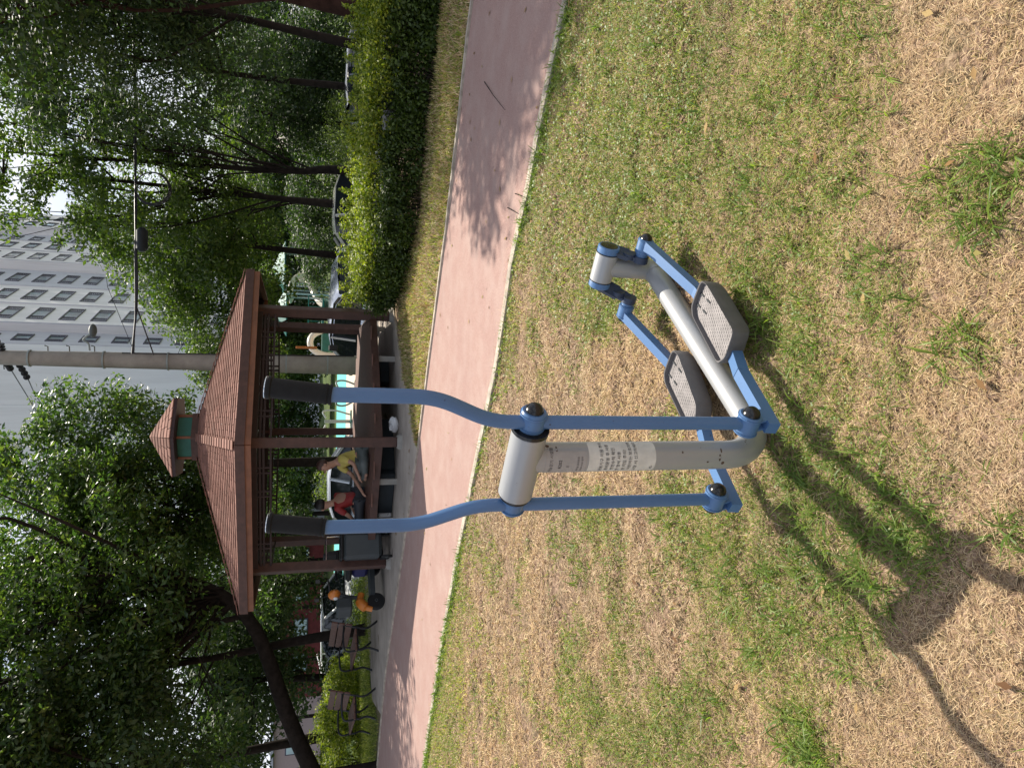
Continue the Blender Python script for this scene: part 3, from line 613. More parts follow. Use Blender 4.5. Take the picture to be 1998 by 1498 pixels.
# ------------------------------------------------------------------ pavilion (hexagonal)
PC = np.array([-1.0, 13.42]); PR, RR = 2.4, 3.08
pv = empty('pavilion', (PC[0], PC[1], 0), 0, label='brown wooden hexagonal pavilion with red shingle roof and small cupola', cat='pavilion')
hexa = lambda r, k: (r*math.cos(rad(-88+60*k)), r*math.sin(rad(-88+60*k)))
for k in range(6):
    x, y = hexa(PR, k)
    col = MB().box((x, y, 1.19), (.15, .15, 2.20), Matrix.Rotation(rad(-88+60*k), 3, 'Z'), .01).build('column', 'wood', pv)
    MB().lathe([(0, .13), (.05, .12), (.09, .10)], (x, y, 0), (0, 0, 1), 12).build('footing', 'cement', col)
EZ, AZ = 2.34, 3.15
sl = (AZ-EZ)/(RR-.42)
for k in range(6):
    a, b_ = Vector((*hexa(RR, k), 0)), Vector((*hexa(RR, k+1), 0)); a0_, b0_ = Vector((*hexa(.42, k), 0)), Vector((*hexa(.42, k+1), 0))
    # shingled roof face, made of overlapping tabs
    mb = MB(); rows = 22
    for r in range(rows):
        t0, t1 = r/rows, min(1, (r+1.35)/rows)
        pL0, pR0 = a.lerp(a0_, t0), b_.lerp(b0_, t0); pL1, pR1 = a.lerp(a0_, t1), b_.lerp(b0_, t1)
        z0, z1 = EZ+(AZ-EZ)*t0, EZ+(AZ-EZ)*t1
        w = (pR0-pL0).length; nt_ = max(1, int(w/.20)); ph = (r % 2)*.5
        cuts = [0]+[(i+ph)/nt_ for i in range(1 if ph == 0 else 0, nt_) if 0 < (i+ph)/nt_ < 1]+[1]
        for c0_, c1_ in zip(cuts[:-1], cuts[1:]):
            j = random.uniform(0, .004); e = .004/w
            q = [pL0.lerp(pR0, c0_+e), pL0.lerp(pR0, c1_-e), pL1.lerp(pR1, c1_-e), pL1.lerp(pR1, c0_+e)]
            h0 = .022+j; V = [(q[0].x, q[0].y, z0+h0), (q[1].x, q[1].y, z0+h0), (q[2].x, q[2].y, z1+.002), (q[3].x, q[3].y, z1+.002), (q[0].x, q[0].y, z0+.002), (q[1].x, q[1].y, z0+.002)]
            mb.add(V, [(0, 1, 2, 3), (4, 5, 1, 0)])
    rf = mb.build('roof', 'shingle', pv, smooth=False)
    # ceiling boards
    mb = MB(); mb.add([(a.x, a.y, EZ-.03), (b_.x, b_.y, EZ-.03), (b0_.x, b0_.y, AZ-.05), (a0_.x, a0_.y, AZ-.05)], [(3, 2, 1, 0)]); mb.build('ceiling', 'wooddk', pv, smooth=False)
    # hip cap and rafter
    mb = MB(); prev = None
    for i in range(16):
        p0, p1 = a.lerp(a0_, i/16), a.lerp(a0_, min(1, (i+1.15)/16)); z0, z1 = EZ+(AZ-EZ)*i/16+.045, EZ+(AZ-EZ)*min(1, (i+1.15)/16)+.03
        mb.beam((p0.x, p0.y, z0), (p1.x, p1.y, z1), .13, .010)
    mb.build('hip_cap', 'shingle', pv, smooth=False)
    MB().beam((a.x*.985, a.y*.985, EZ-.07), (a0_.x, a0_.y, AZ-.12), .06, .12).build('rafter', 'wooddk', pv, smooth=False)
    # fascia in two boards
    fa = MB(); f2 = MB()
    fa.beam(a+Vector((0, 0, EZ-.045)), b_+Vector((0, 0, EZ-.045)), .03, .12); fb = fa.build('fascia', 'wood', pv, smooth=False)
    a2, b2 = Vector((*hexa(RR-.035, k), 0)), Vector((*hexa(RR-.035, k+1), 0))
    f2.beam(a2+Vector((0, 0, EZ-.145)), b2+Vector((0, 0, EZ-.145)), .03, .085); f2.build('lower_fascia', 'fascia', fb, smooth=False)
    # ring beam and fretwork frieze
    p, q = Vector((*hexa(PR, k), 0)), Vector((*hexa(PR, k+1), 0))
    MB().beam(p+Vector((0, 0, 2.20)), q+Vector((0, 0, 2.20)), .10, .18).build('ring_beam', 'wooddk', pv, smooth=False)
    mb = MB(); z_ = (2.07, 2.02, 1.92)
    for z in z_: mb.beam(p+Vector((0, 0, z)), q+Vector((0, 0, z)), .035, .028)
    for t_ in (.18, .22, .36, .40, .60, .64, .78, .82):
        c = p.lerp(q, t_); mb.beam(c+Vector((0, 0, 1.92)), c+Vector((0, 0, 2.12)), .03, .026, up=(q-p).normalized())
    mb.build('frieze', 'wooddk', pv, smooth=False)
    # platform edge beam, short stilts
    MB().beam(p*.985+Vector((0, 0, .355)), q*.985+Vector((0, 0, .355)), .07, .115).build('platform_beam', 'wood', pv, smooth=False)
    for t_ in (.33, .67) if k in (0, 5) else (.5,):
        c = p.lerp(q, t_)*.95; MB().box((c.x, c.y, .155), (.09, .09, .29)).build('stilt', 'cement', pv, smooth=False)
mb = MB(); N = 16
for i in range(N):
    y0, y1 = -PR*.93+2*PR*.93*i/N, -PR*.93+2*PR*.93*(i+1)/N-.008; ym = (y0+y1)/2; w = min(PR*.866, (PR-abs(ym))/.577)*.97
    mb.box((0, ym, .405), (2*w, y1-y0, .022))
mb.build('platform_deck', 'slat', pv, smooth=False)
cu = MB().prism([hexa(.46, k) for k in range(6)], AZ-.02, AZ+.10).build('cupola_base', 'wood', pv, smooth=False)
cp = MB()
for k in range(6):
    p, q = Vector((*hexa(.40, k), 0)), Vector((*hexa(.40, k+1), 0))
    cp.beam(p.lerp(q, .06)+Vector((0, 0, AZ+.235)), p.lerp(q, .94)+Vector((0, 0, AZ+.235)), .015, .27)
cp.build('cupola_panels', 'teal', cu, smooth=False)
for k in range(6):
    x, y = hexa(.41, k); MB().box((x, y, AZ+.24), (.04, .04, .30)).build('cupola_post', 'fascia', cu, smooth=False)
mb = MB(); rr = .76; z0 = AZ+.37
for k in range(6):
    for r in range(7):
        t0, t1 = r/7, (r+1.2)/7; t1 = min(1, t1)
        p0, q0 = np.array(hexa(rr*(1-t0), k)), np.array(hexa(rr*(1-t0), k+1)); p1, q1 = np.array(hexa(rr*(1-t1)+.001, k)), np.array(hexa(rr*(1-t1)+.001, k+1))
        nt_ = max(1, int(np.linalg.norm(q0-p0)/.18))
        for i in range(nt_):
            c0_, c1_ = i/nt_+.01, (i+1)/nt_-.01; za, zb = z0+.43*t0+.015, z0+.43*t1+.001
            mb.add([(*(p0+(q0-p0)*c0_), za), (*(p0+(q0-p0)*c1_), za), (*(p1+(q1-p1)*c1_), zb), (*(p1+(q1-p1)*c0_), zb), (*(p0+(q0-p0)*c0_), za-.014), (*(p0+(q0-p0)*c1_), za-.014)], [(0, 1, 2, 3), (4, 5, 1, 0)])
mb.build('cupola_roof', 'shingle', cu, smooth=False)
MB().prism([hexa(rr-.01, k) for k in range(6)], z0-.05, z0).build('cupola_soffit', 'wooddk', cu, smooth=False)

# things stored under the platform
def thing_box(name, c, d, m, label, cat, rz=0):
    e = empty(name, c, rz, label=label, cat=cat)
    MB().box((0, 0, d[2]/2), d, None, .012).build('body', m, e, smooth=False)
    MB().box((0, 0, d[2]+.012), (d[0]*1.04, d[1]*1.04, .022), None, .006).build('lid', m, e, smooth=False); return e
p = PC+np.array([-.1, -1.35]); thing_box('storage_box', (p[0], p[1], .018), (.9, .35, .22), 'boxdark', 'long dark storage box under the front right of the pavilion deck', 'box', .5)
p = PC+np.array([1.15, -.55]); thing_box('storage_box', (p[0], p[1], .018), (.42, .3, .16), 'boxdark', 'small dark box under the right end of the pavilion deck', 'box', .3)
p = PC+np.array([-.75, -1.45]); thing_box('storage_box', (p[0], p[1], .018), (.8, .35, .24), 'boxdark', 'dark box under the deck left of the front column', 'box', -.5)
bg_ = MB(); bg_.sphere((0, 0, .07), .1, 14, 9, (1.3, .9, .75)); o = bg_.build('plastic_bag', 'plasticwhite')
for v in o.data.vertices: v.co *= random.uniform(.82, 1.12); v.co.z = max(v.co.z, 0)
o.data.shade_flat(); o.location = (*(PC+np.array([.32, -2.02])), .018); tag(o, 'crumpled white plastic bag on the ground under the pavilion deck', 'plastic bag')
def bucket(x, y, label, m='plasticwhite'):
    e = empty('bucket', (x, y, .018), 0, label=label, cat='bucket')
    MB().lathe([(0, .075), (.003, .08), (.19, .098), (.2, .102), (.205, .097), (.19, .09)], (0, 0, 0), (0, 0, 1), 18).build('pail', m, e)
    MB().tube([(-.1, 0, .18), (-.11, 0, .10), (0, -.1, .05), (.11, 0, .10), (.1, 0, .18)], .004, 6).build('handle', 'iron', e)
bucket(*(PC+np.array([-1.2, -1.25])), 'pale bucket under the deck, nearer the front column'); bucket(*(PC+np.array([-1.45, -1.1])), 'pale bucket under the deck, nearer the left column', 'playgrey')

# ------------------------------------------------------------------ people
def skin_mesh(name, nodes_, edges_, m, par, sub=2):
    me = bpy.data.meshes.new(name); me.from_pydata([n[0] for n in nodes_], edges_, []); me.update()
    o = bpy.data.objects.new(name, me); S.collection.objects.link(o)
    md = o.modifiers.new('s', 'SKIN'); md.use_smooth_shade = True
    for v, n in zip(me.skin_vertices[0].data, nodes_): v.radius = (n[1], n[1] if len(n) < 3 else n[2])
    me.skin_vertices[0].data[0].use_root = True
    o.modifiers.new('b', 'SUBSURF').levels = sub
    bpy.context.view_layer.update()
    nm = bpy.data.meshes.new_from_object(o.evaluated_get(dg())); bpy.data.objects.remove(o)
    nm.materials.clear(); return finish(name, nm, m, par, True, 180)
def seated_person(loc, rz, shirt, pants, hair, label, lean=0.0, head_turn=0.0, long_hair=False, arm=0):
    e = empty('person', loc, rz, label=label, cat='person')
    L_ = lean
    hd = Vector((0, .10+L_*1.2, .66-L_*.12)); nk = Vector((0, .05+L_, .52-L_*.06)); ch = Vector((0, .03+L_*.7, .38)); pe = Vector((0, 0, .11))
    N_ = [(pe, .125, .10), (ch, .13, .095), (nk, .05), (hd-Vector((0, .01, .02)), .068), (hd+Vector((0, 0, .065)), .088, .095), (hd+Vector((0, 0, .125)), .062)]
    E_ = [(0, 1), (1, 2), (2, 3), (3, 4), (4, 5)]
    S_ = [(pe, .135, .11), (Vector((0, .02+L_*.3, .25)), .125, .10), (ch, .142, .105), (nk-Vector((0, 0, .03)), .07)]; SE = [(0, 1), (1, 2), (2, 3)]
    T_ = [(pe-Vector((0, 0, .01)), .14, .12)]; TE = []
    for sg in (-1, 1):
        sh = nk+Vector((sg*.17, 0, -.06)); el = Vector((sg*.24, .16+L_, .26)); wr = Vector((sg*.13, .34+L_, .17)) if arm != sg else Vector((sg*.16, .50+L_, .10))
        i = len(N_); N_ += [(sh, .052), (el, .036), (wr, .024), (wr+(wr-el).normalized()*.07, .030, .014)]; E_ += [(1, i), (i, i+1), (i+1, i+2), (i+2, i+3)]
        b0 = i+3
        for f_ in range(5):   # fingers and thumb
            i = len(N_); d_ = (wr-el).normalized(); sd_ = Vector((-d_.y, d_.x, 0))*(.022-.011*f_)
            if f_ == 4: sd_ = Vector((-d_.y, d_.x, 0))*(-sg*.035); ln = .02
            else: ln = .045-.006*abs(f_-1)
            base_ = N_[b0][0]; N_ += [(base_+d_*ln*.6+sd_, .008), (base_+d_*ln*1.2+sd_+Vector((0, 0, -.015)), .006)]; E_ += [(b0, i), (i, i+1)]
        i = len(S_); S_ += [(sh, .068), (sh.lerp(el, .75), .055)]; SE += [(2, i), (i, i+1)]
        hp = Vector((sg*.10, .04, .10)); kn = Vector((sg*.34, .30, .10)); an = Vector((-sg*.02, .40, .055)); ft = Vector((-sg*.14, .42, .045))
        i = len(N_); N_ += [(hp, .085), (kn, .058), (an, .036), (ft, .036, .026)]; E_ += [(0, i), (i, i+1), (i+1, i+2), (i+2, i+3)]
        i = len(T_); T_ += [(hp, .10), (kn, .072), (an, .052)]; TE += [(0, i), (i, i+1), (i+1, i+2)]
    bd = skin_mesh('body', N_, E_, 'skin', e)
    skin_mesh('shirt', S_, SE, shirt, e); skin_mesh('trousers', T_, TE, pants, e)
    hm = MB(); c = hd+Vector((0, -.018, .075)); hm.sphere(c, .105, 16, 10, (.92, 1.0, 1.05)); ho = hm.build('hair', hair, e)
    fd = Vector((math.sin(head_turn), math.cos(head_turn), 0))
    for v in ho.data.vertices:
        q = v.co-c
        if q.dot(fd) > .035 and q.z < .05: v.co = c+q*.78
        if q.z < -.05 and not long_hair: v.co.z = c.z-.05+(q.z+.05)*.3
        v.co += Vector((random.uniform(-1, 1), random.uniform(-1, 1), random.uniform(-1, 1)))*.003
    fc = MB(); f0 = hd+Vector((0, 0, .05))+fd*.088; sdv = Vector((fd.y, -fd.x, 0))
    fc.sphere(f0+fd*.012-Vector((0, 0, .012)), .014, 8, 6, (.8, 1, 1.3)); fc.build('nose', 'skin', bd)
    for s_ in (-1, 1):
        MB().sphere(f0+sdv*s_*.032+Vector((0, 0, .018))-fd*.006, .008, 8, 6).build('eye', 'black', bd)
        MB().sphere(hd+sdv*s_*.088+Vector((0, 0, .045)), .022, 8, 6, (.5, .8, 1.3)).build('ear', 'skin', bd)
    MB().sphere(f0-Vector((0, 0, .045))-fd*.008, .014, 8, 6, (1.4, .6, .4)).build('mouth', 'red', bd)
    return e
seated_person((-1.20, 12.15, .416), rad(118), 'yellow', 'greypants', 'hairbrown', 'person in a yellow and white top sitting cross-legged and leaning forward on the deck', .10, 0, False, 1)
seated_person((-1.98, 12.55, .416), rad(60), 'red', 'darkpants', 'hair', 'person in a dark red shirt sitting on the pavilion deck with black hair', .06, .3)

# ------------------------------------------------------------------ wheeled things
def wheel(mb_t, mb_r, c, r, w, ax):
    c = Vector(c); ax = Vector(ax).normalized()
    mb_t.lathe([(-w/2, r*.62), (-w/2, r*.92), (-w*.35, r), (w*.35, r), (w/2, r*.92), (w/2, r*.62)], c, ax, 24)
    mb_r.lathe([(-w*.42, r*.62), (-w*.3, r*.2), (-w*.55, r*.16), (w*.55, r*.16), (w*.3, r*.2), (w*.42, r*.62)], c, ax, 16)
def scooter(loc, rz):
    e = empty('mobility_scooter', loc, rz, label='orange and black mobility scooter with a dark basket bag beside the pavilion', cat='mobility scooter')
    for x, y, r in ((0, .52, .15), (-.24, -.30, .17), (.24, -.30, .17)):
        t_, r_2 = MB(), MB(); wheel(t_, r_2, (x, y, r), r, .10, (1, 0, 0)); w = t_.build('wheel', 'tyre', e); r_2.build('rim', 'playgrey', w)
    MB().prism([(-.20, -.42), (.20, -.42), (.22, .1), (.16, .42), (-.16, .42), (-.22, .1)], .17, .25).build('floor_board', 'bag', e)
    V = [(0, .66, .22), (0, .62, .34), (0, .50, .43), (0, .36, .40)]
    MB().tube(catmull(V, 5), [.05]*5+[.085]*6+[.06]*5, 14).build('front_fender', 'orange', e)
    MB().tube(catmull([(0, .44, .38), (0, .40, .62), (0, .30, .92)], 5), .035, 12).build('tiller', 'bag', e)
    MB().tube(catmull([(-.26, .18, .98), (-.12, .28, .95), (.12, .28, .95), (.26, .18, .98)], 5), .014, 10).build('handlebar', 'iron', e)
    c = MB(); c.sphere((0, .34, .86), .11, 14, 9, (1.2, .7, 1.0)); cw_ = c.build('front_cowl', 'orange', e); MB().sphere((0, .415, .84), .045, 12, 8, (1, .5, 1)).build('headlight', 'lampwhite', cw_)
    for s_ in (-1, 1):
        m_ = MB(); m_.tube([(s_*.2, .24, .96), (s_*.30, .24, 1.12)], .006, 6); m_.box((s_*.32, .245, 1.15), (.12, .02, .08), None, .006); m_.build('mirror', 'iron', e)
    bk = MB(); bk.box((0, .60, .70), (.34, .22, .26), None, .03); bk.build('basket_bag', 'bag', e)
    MB().box((0, -.26, .40), (.44, .36, .28), None, .05).build('rear_body', 'blue_bag', e)
    MB().box((0, -.20, .60), (.44, .40, .10), None, .04).build('seat', 'iron', e)
    MB().box((0, -.40, .84), (.42, .09, .42), Matrix.Rotation(rad(-8), 3, 'X'), .04).build('backrest', 'iron', e)
    for s_ in (-1, 1): MB().tube(catmull([(s_*.26, -.38, .68), (s_*.27, -.34, .80), (s_*.27, -.08, .80)], 4), .022, 8).build('armrest', 'iron', e)
    MB().box((0, -.48, .40), (.22, .03, .07), None, .006).build('tail_light', 'lampred', e)
    return e
scooter((-3.50, 13.15, .018), rad(135))
def walker(loc, rz):
    e = empty('shopping_cart', loc, rz, label='tall black wheeled cart with a bent chrome handle at the left end of the deck', cat='cart')
    MB().box((0, 0, .48), (.42, .36, .62), None, .05).build('bag_body', 'bag', e); MB().box((0, 0, .81), (.44, .38, .05), None, .02).build('flap', 'iron', e)
    MB().tube([(-.2, .2, .2), (-.2, .2, 1.02), (-.19, .2, 1.045), (.19, .2, 1.045), (.2, .2, 1.02), (.2, .2, .2)], .012, 8).build('handle', 'chrome', e)
    for x, y in ((-.2, .16), (.2, .16), (-.2, -.16), (.2, -.16)):
        t_, r_2 = MB(), MB(); wheel(t_, r_2, (x, y, .09), .09, .04, (1, 0, 0)); w = t_.build('wheel', 'tyre', e); r_2.build('rim', 'playgrey', w)
walker((-2.72, 12.05, .018), rad(20))
def car(loc, rz, L_, H, W_, m, label, kind='sedan', rim=.045):
    e = empty('parked_car', loc, rz, label=label, cat='car', group='cars parked beyond the hedge')
    n = 14
    def ring(x, zb, zt, hw, sq=.55, top=1.0):
        out_ = []
        for j in range(n):
            a = 2*math.pi*j/n; ca, sa = math.cos(a), math.sin(a)
            y = math.copysign(abs(ca)**sq, ca)*hw*(top if sa > .3 else 1); z = (zb+zt)/2+math.copysign(abs(sa)**sq, sa)*(zt-zb)/2
            out_.append((x, y, z))
        return out_
    hl = L_/2; bel = H*.60
    st = [(-hl, .35, bel*.80, .78), (-hl+.06, .24, bel*.95, .93), (-hl+.5, .19, bel*1.02, 1), (-.6, .18, bel*1.02, 1), (.5, .18, bel, 1), (hl-.9, .19, bel*.93, 1), (hl-.3, .2, bel*.82, .96), (hl-.05, .25, bel*.70, .86), (hl, .34, bel*.60, .72)]
    V, Fs = [], []
    for x, zb, zt, w in st: V += ring(x, zb, zt, W_/2*w, .42)
    for i in range(len(st)-1): Fs += [(i*n+j, i*n+(j+1) % n, (i+1)*n+(j+1) % n, (i+1)*n+j) for j in range(n)]
    Fs += [tuple(range(n-1, -1, -1)), tuple((len(st)-1)*n+j for j in range(n))]
    bd = MB().add(V, Fs).build('body', m, e, ang=50)
    xr = -hl+.12 if kind == 'hatch' else -hl+.55
    gs = [(xr, bel*1.0, .78), (xr+.38, H*.90, .72), (xr+.75, H*.985, .70), (0, H, .70), (.42, H*.965, .70), (hl*.56, bel*1.0, .78)]
    gl = MB(); V = []
    for x, zt, w in gs:
        V += [(x, -W_/2*w*1.12 if 0 else -W_/2*.90, bel*.97), (x, -W_/2*w, zt-.02), (x, W_/2*w, zt-.02), (x, W_/2*.90, bel*.97)]
    gl.add(V, [(i*4+j, i*4+j+1, (i+1)*4+j+1, (i+1)*4+j) for i in range(5) for j in range(3)]); gl.build('windows', 'glassdark', bd, smooth=False)
    rf = MB(); V = []
    for x, zt, w in gs[1:5]: V += [(x, -W_/2*(w+.03), zt-rim), (x, -W_/2*w*.92, zt+.006), (x, 0, zt+.03), (x, W_/2*w*.92, zt+.006), (x, W_/2*(w+.03), zt-rim)]
    rf.add(V, [(i*5+j, i*5+j+1, (i+1)*5+j+1, (i+1)*5+j) for i in range(3) for j in range(4)]); rf.build('roof', m, bd, ang=60)
    for s_ in (-1, 1):
        for q0, q1 in (((xr, bel), (xr+.40, H*.90)), ((-.15, bel), (-.05, H*.97)), ((hl*.56, bel), (.42, H*.95))):
            pi = MB(); pi.beam((q0[0], s_*W_/2*.905, q0[1]), (q1[0], s_*W_/2*.735, q1[1]), .05, .07); pi.build('pillar', m, bd, smooth=False)
        MB().box((hl*.50, s_*(W_/2+.06), bel*1.05), (.12, .18, .12), None, .03).build('mirror', m, bd)
        MB().box((hl-.12, s_*W_*.34, bel*.68), (.22, .34, .12), None, .03).build('headlight', 'lampwhite', bd)
        MB().box((-hl+.05, s_*W_*.36, bel*.82), (.12, .28, .14), None, .03).build('tail_light', 'lampred', bd)
        for x in (-hl+.85, hl-.85):
            t_, r_2 = MB(), MB(); wheel(t_, r_2, (x, s_*(W_/2-.09), .32), .32, .2, (0, 1, 0)); w = t_.build('wheel', 'tyre', e); r_2.build('rim', 'chrome', w)
    return e
p = at(700, 150, 15.2); car((p[0], 15.9, -.79), rad(176), 4.5, 1.46, 1.80, 'carblack', 'dark car with a pale sky-lit roof line behind the tall right part of the hedge', rim=.07)
p = at(700, 425, 20.2); car((p[0], 20.8, -.79), rad(175), 4.3, 1.48, 1.76, 'carcream', 'cream car seen over the sunlit middle of the hedge', rim=.22)
p = at(700, 618, 18.5); car((p[0], 18.9, -.79), rad(122), 4.4, 1.62, 1.80, 'carsilver', 'silver blue car behind the right column of the pavilion', 'hatch', rim=.09)
p = at(690, 930, 21.5); car((p[0], 21.8, -.79), rad(4), 4.2, 1.46, 1.76, 'carsilver', 'silver car seen between the two seated people')
p = at(690, 1200, 23); car((p[0], 23.5, -.79), rad(-28), 4.3, 1.50, 1.78, 'carwhite', 'white car between the scooter and the nearer bench')
p = at(690, 1345, 21); car((p[0], 21.5, -.79), rad(-60), 4.2, 1.42, 1.76, 'carsilver', 'pale blue car seen between the two benches')

# ------------------------------------------------------------------ benches
def bench(loc, rz, label):
    e = empty('park_bench', loc, rz, label=label, cat='bench', group='slatted park benches beside the path')
    for i in range(3): MB().box((0, .10+i*.14, .43), (1.45, .12, .035), None, .006).build('seat_slat', 'slat', e)
    for i in range(3): MB().box((0, -.045-.028*i, .55+i*.13), (1.45, .032, .115), Matrix.Rotation(rad(12), 3, 'X'), .006).build('backrest_slat', 'slat', e)
    for s_ in (-1, 1):
        f = MB(); x = s_*.66
        f.tube(catmull([(x, -.15, .90), (x, -.05, .60), (x, .0, .42), (x, .03, .22), (x, -.10, .0)], 5), .02, 8)
        f.tube(catmull([(x, .0, .41), (x, .25, .40), (x, .42, .38), (x, .40, .2), (x, .48, 0)], 5), .02, 8)
        f.tube(catmull([(x, -.07, .64), (x, .2, .66), (x, .42, .62), (x, .43, .40)], 5), .018, 8)
        f.build('leg', 'iron', e)
g = float(drop(-4.6, 14.5))
bench((-5.05, 14.4, 0), rad(126), 'wooden slat bench nearer the pavilion, its iron legs on the grass')
bench((-6.38, 14.5, 0), rad(126), 'wooden slat bench farther from the pavilion, under the dark trees')

# ------------------------------------------------------------------ foliage
def leafcloud(C, Rc, n, size, flat=.7, droop=0.0, aspect=.5, tilt=1.0):
    C = np.asarray(C); Rc = np.asarray(Rc); k = rng.choice(len(C), n, p=Rc**2/np.sum(Rc**2))
    d = rng.normal(size=(n, 3)); d /= np.linalg.norm(d, axis=1)[:, None]; r = rng.random(n)**.42
    P = C[k]+d*(r*Rc[k])[:, None]*np.array([1, 1, flat])
    nrm = d*.5+rng.normal(size=(n, 3))*.6*tilt+np.array([0, 0, .7]); nrm /= np.linalg.norm(nrm, axis=1)[:, None]
    t_ = rng.normal(size=(n, 3)); t_[:, 2] -= droop; t_ -= nrm*np.sum(t_*nrm, 1)[:, None]; t_ /= np.linalg.norm(t_, axis=1)[:, None]
    b_ = np.cross(nrm, t_); s_ = size*rng.uniform(.6, 1.3, n)[:, None]
    V = np.stack([P-t_*s_*.5, P+b_*s_*aspect*.5-nrm*s_*.06, P+t_*s_*.5, P-b_*s_*aspect*.5-nrm*s_*.06], 1).reshape(-1, 3)
    i = (np.arange(n)*4)[:, None]
    return V, np.concatenate([i+np.array([0, 1, 2]), i+np.array([0, 2, 3])])
def tree(loc, H, crown_c, crown_r, label, leaf='leafmid', nclump=70, nleaf=14000, size=.12, clump=.75, trunk_r=.14, lean=(0, 0), bark='bark', flat=.7, group='trees round the park', cat='tree', name='broadleaf_tree', droop=0, aspect=.5, fork=.45, shell=.45):
    e = empty(name, loc, 0, label=label, cat=cat, group=group)
    cc = np.array(crown_c, float); cr = np.array(crown_r, float)
    top = Vector((cc[0]*.6+lean[0], cc[1]*.6+lean[1], min(H, cc[2]+cr[2]*.5)))
    tp = catmull([(0, 0, -.15), (lean[0]*.3, lean[1]*.3, H*.18), (lean[0]*.75+cc[0]*.1, lean[1]*.75+cc[1]*.1, H*fork), tuple(top)], 6)
    kk = len(tp); mb = MB(); mb.tube(tp, [trunk_r*(1.25 if i == 0 else 1-.82*(i/(kk-1))**1.1) for i in range(kk)], 12)
    C, Rc = [], []
    for i in range(nclump):
        d = rng.normal(size=3); d /= np.linalg.norm(d); r = shell+(1-shell)*rng.random()**.7
        p = cc+d*cr*r*np.array([1, 1, 1]); C.append(p); Rc.append(clump*rng.uniform(.55, 1.3))
        s0 = tp[min(kk-1, int(kk*rng.uniform(min(.7, fork*1.25), .97)))]; s0 = np.array(s0); m1 = s0*.5+p*.5+rng.normal(size=3)*.28+np.array([0, 0, .15])
        if i < 16:
            q = catmull([s0, m1, (m1+p)/2+rng.normal(size=3)*.15, p], 4); mb.tube(q, [max(.008, trunk_r*.20*(1-.85*j/(len(q)-1))) for j in range(len(q))], 5, False)
            for _ in range(2):
                p2 = p+rng.normal(size=3)*clump*.6; mb.tube([m1, (m1+p2)/2+np.array([0, 0, .1]), p2], [trunk_r*.12, trunk_r*.08, .005], 4, False)
    mb.build('trunk', bark, e)
    V, Fa = leafcloud(C, Rc, int(nleaf*1.45), size*.88, flat, droop, aspect); npmesh('crown', V, Fa, leaf, e)
    return e
def TP(x, y, Y):   # ground point under an image position at depth Y
    p = at(x, y, Y); return (p[0], Y, float(drop(p[0], Y)))
# hedge
HP = catmull([(8.6, 5.1, .86), (4.85, 7.85, .88), (4.25, 8.22, .88), (3.3, 8.72, .87), (2.3, 9.4, .85), (1.7, 10.3, .82), (1.30, 11.15, .76), (1.12, 11.75, .70)], 10)
hd_ = empty('hedge', (3, 9.5, 0), 0, label='long thick hedge with sunlit yellow-green top along the far side of the path', cat='hedge')
C, Rc = [], []
tot = len(HP)
for i in range(2200):
    k = rng.random()*(tot-1); a = int(k); p = HP[a]*(1-k+a)+HP[min(a+1, tot-1)]*(k-a)
    d = HP[min(a+1, tot-1)]-HP[a]; d = d/np.linalg.norm(d[:2]+1e-9); n_ = np.array([-d[1], d[0]]); w = .12+rng.random()**.8*1.25
    if n_[1] < 0: n_ = -n_
    h = p[2]*(1+.10*(vnoise(p[0], p[1], 1.2, 3)-.5))
    e_ = min(1, k/3, (tot-1-k)/4)
    z = h-.12 if rng.random() < .55 else h*rng.uniform(.12, .95)
    if z < h-.13 and rng.random() < .6: w = rng.uniform(.08, .3)
    ed = min(w, 1.5-w); z = min(z, h-.20*(1-min(1, ed/.22)))*(.75+.25*e_)
    w += .14*(vnoise(p[0], p[1], 3.0, 31)-.5); C.append((p[0]+n_[0]*w-3, p[1]+n_[1]*w-9.5, z*1.06+.14*(vnoise(p[0]+w, p[1], 2.4, 33)-.5))); Rc.append(rng.uniform(.09, .22))
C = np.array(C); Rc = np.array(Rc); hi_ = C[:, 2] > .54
V, Fa = leafcloud(C[hi_], Rc[hi_]*.9, 52000, .046, .8, 0, .55, 1.1); npmesh('lit_new_growth', V, Fa, 'hedge', hd_)
V, Fa = leafcloud(C[~hi_], Rc[~hi_], 60000, .052, .8, 0, .55, 1.1); npmesh('foliage', V, Fa, 'hedgeoldshade', hd_)
mb = MB()
for c in C[::9]: mb.tube([(c[0]+random.uniform(-.1, .1), c[1]+random.uniform(-.1, .1), -.02), (c[0], c[1], c[2]*.6), (c[0]+random.uniform(-.05, .05), c[1]+random.uniform(-.05, .05), c[2]+.05)], [.009, .006, .002], 4, False)
tag(mb.build('stems', 'bark', hd_), kind='stuff')
# upright shoots above the clipped top
sv_, sf_ = [], []; o_ = 0; mb = MB(); SC, SR = [], []
for i in range(150):
    k = rng.random()*(tot-1)*.98; a = int(k); p = HP[a]; hgt = rng.uniform(.08, .26); b_ = np.array([p[0]-3+rng.uniform(0, .9), p[1]-9.5+rng.uniform(.2, 1.2), p[2]-.05])
    t_ = b_+np.array([rng.normal(0, .04), rng.normal(0, .04), hgt]); mb.tube([b_, t_], [.004, .002], 4, False)
    for q in np.linspace(.2, 1, 5): SC.append(b_+(t_-b_)*q); SR.append(.04)
tag(mb.build('shoots', 'bark', hd_), kind='stuff')
V, Fa = leafcloud(SC, SR, 6500, .05, 1); npmesh('shoot_leaves', V, Fa, 'hedge', hd_)

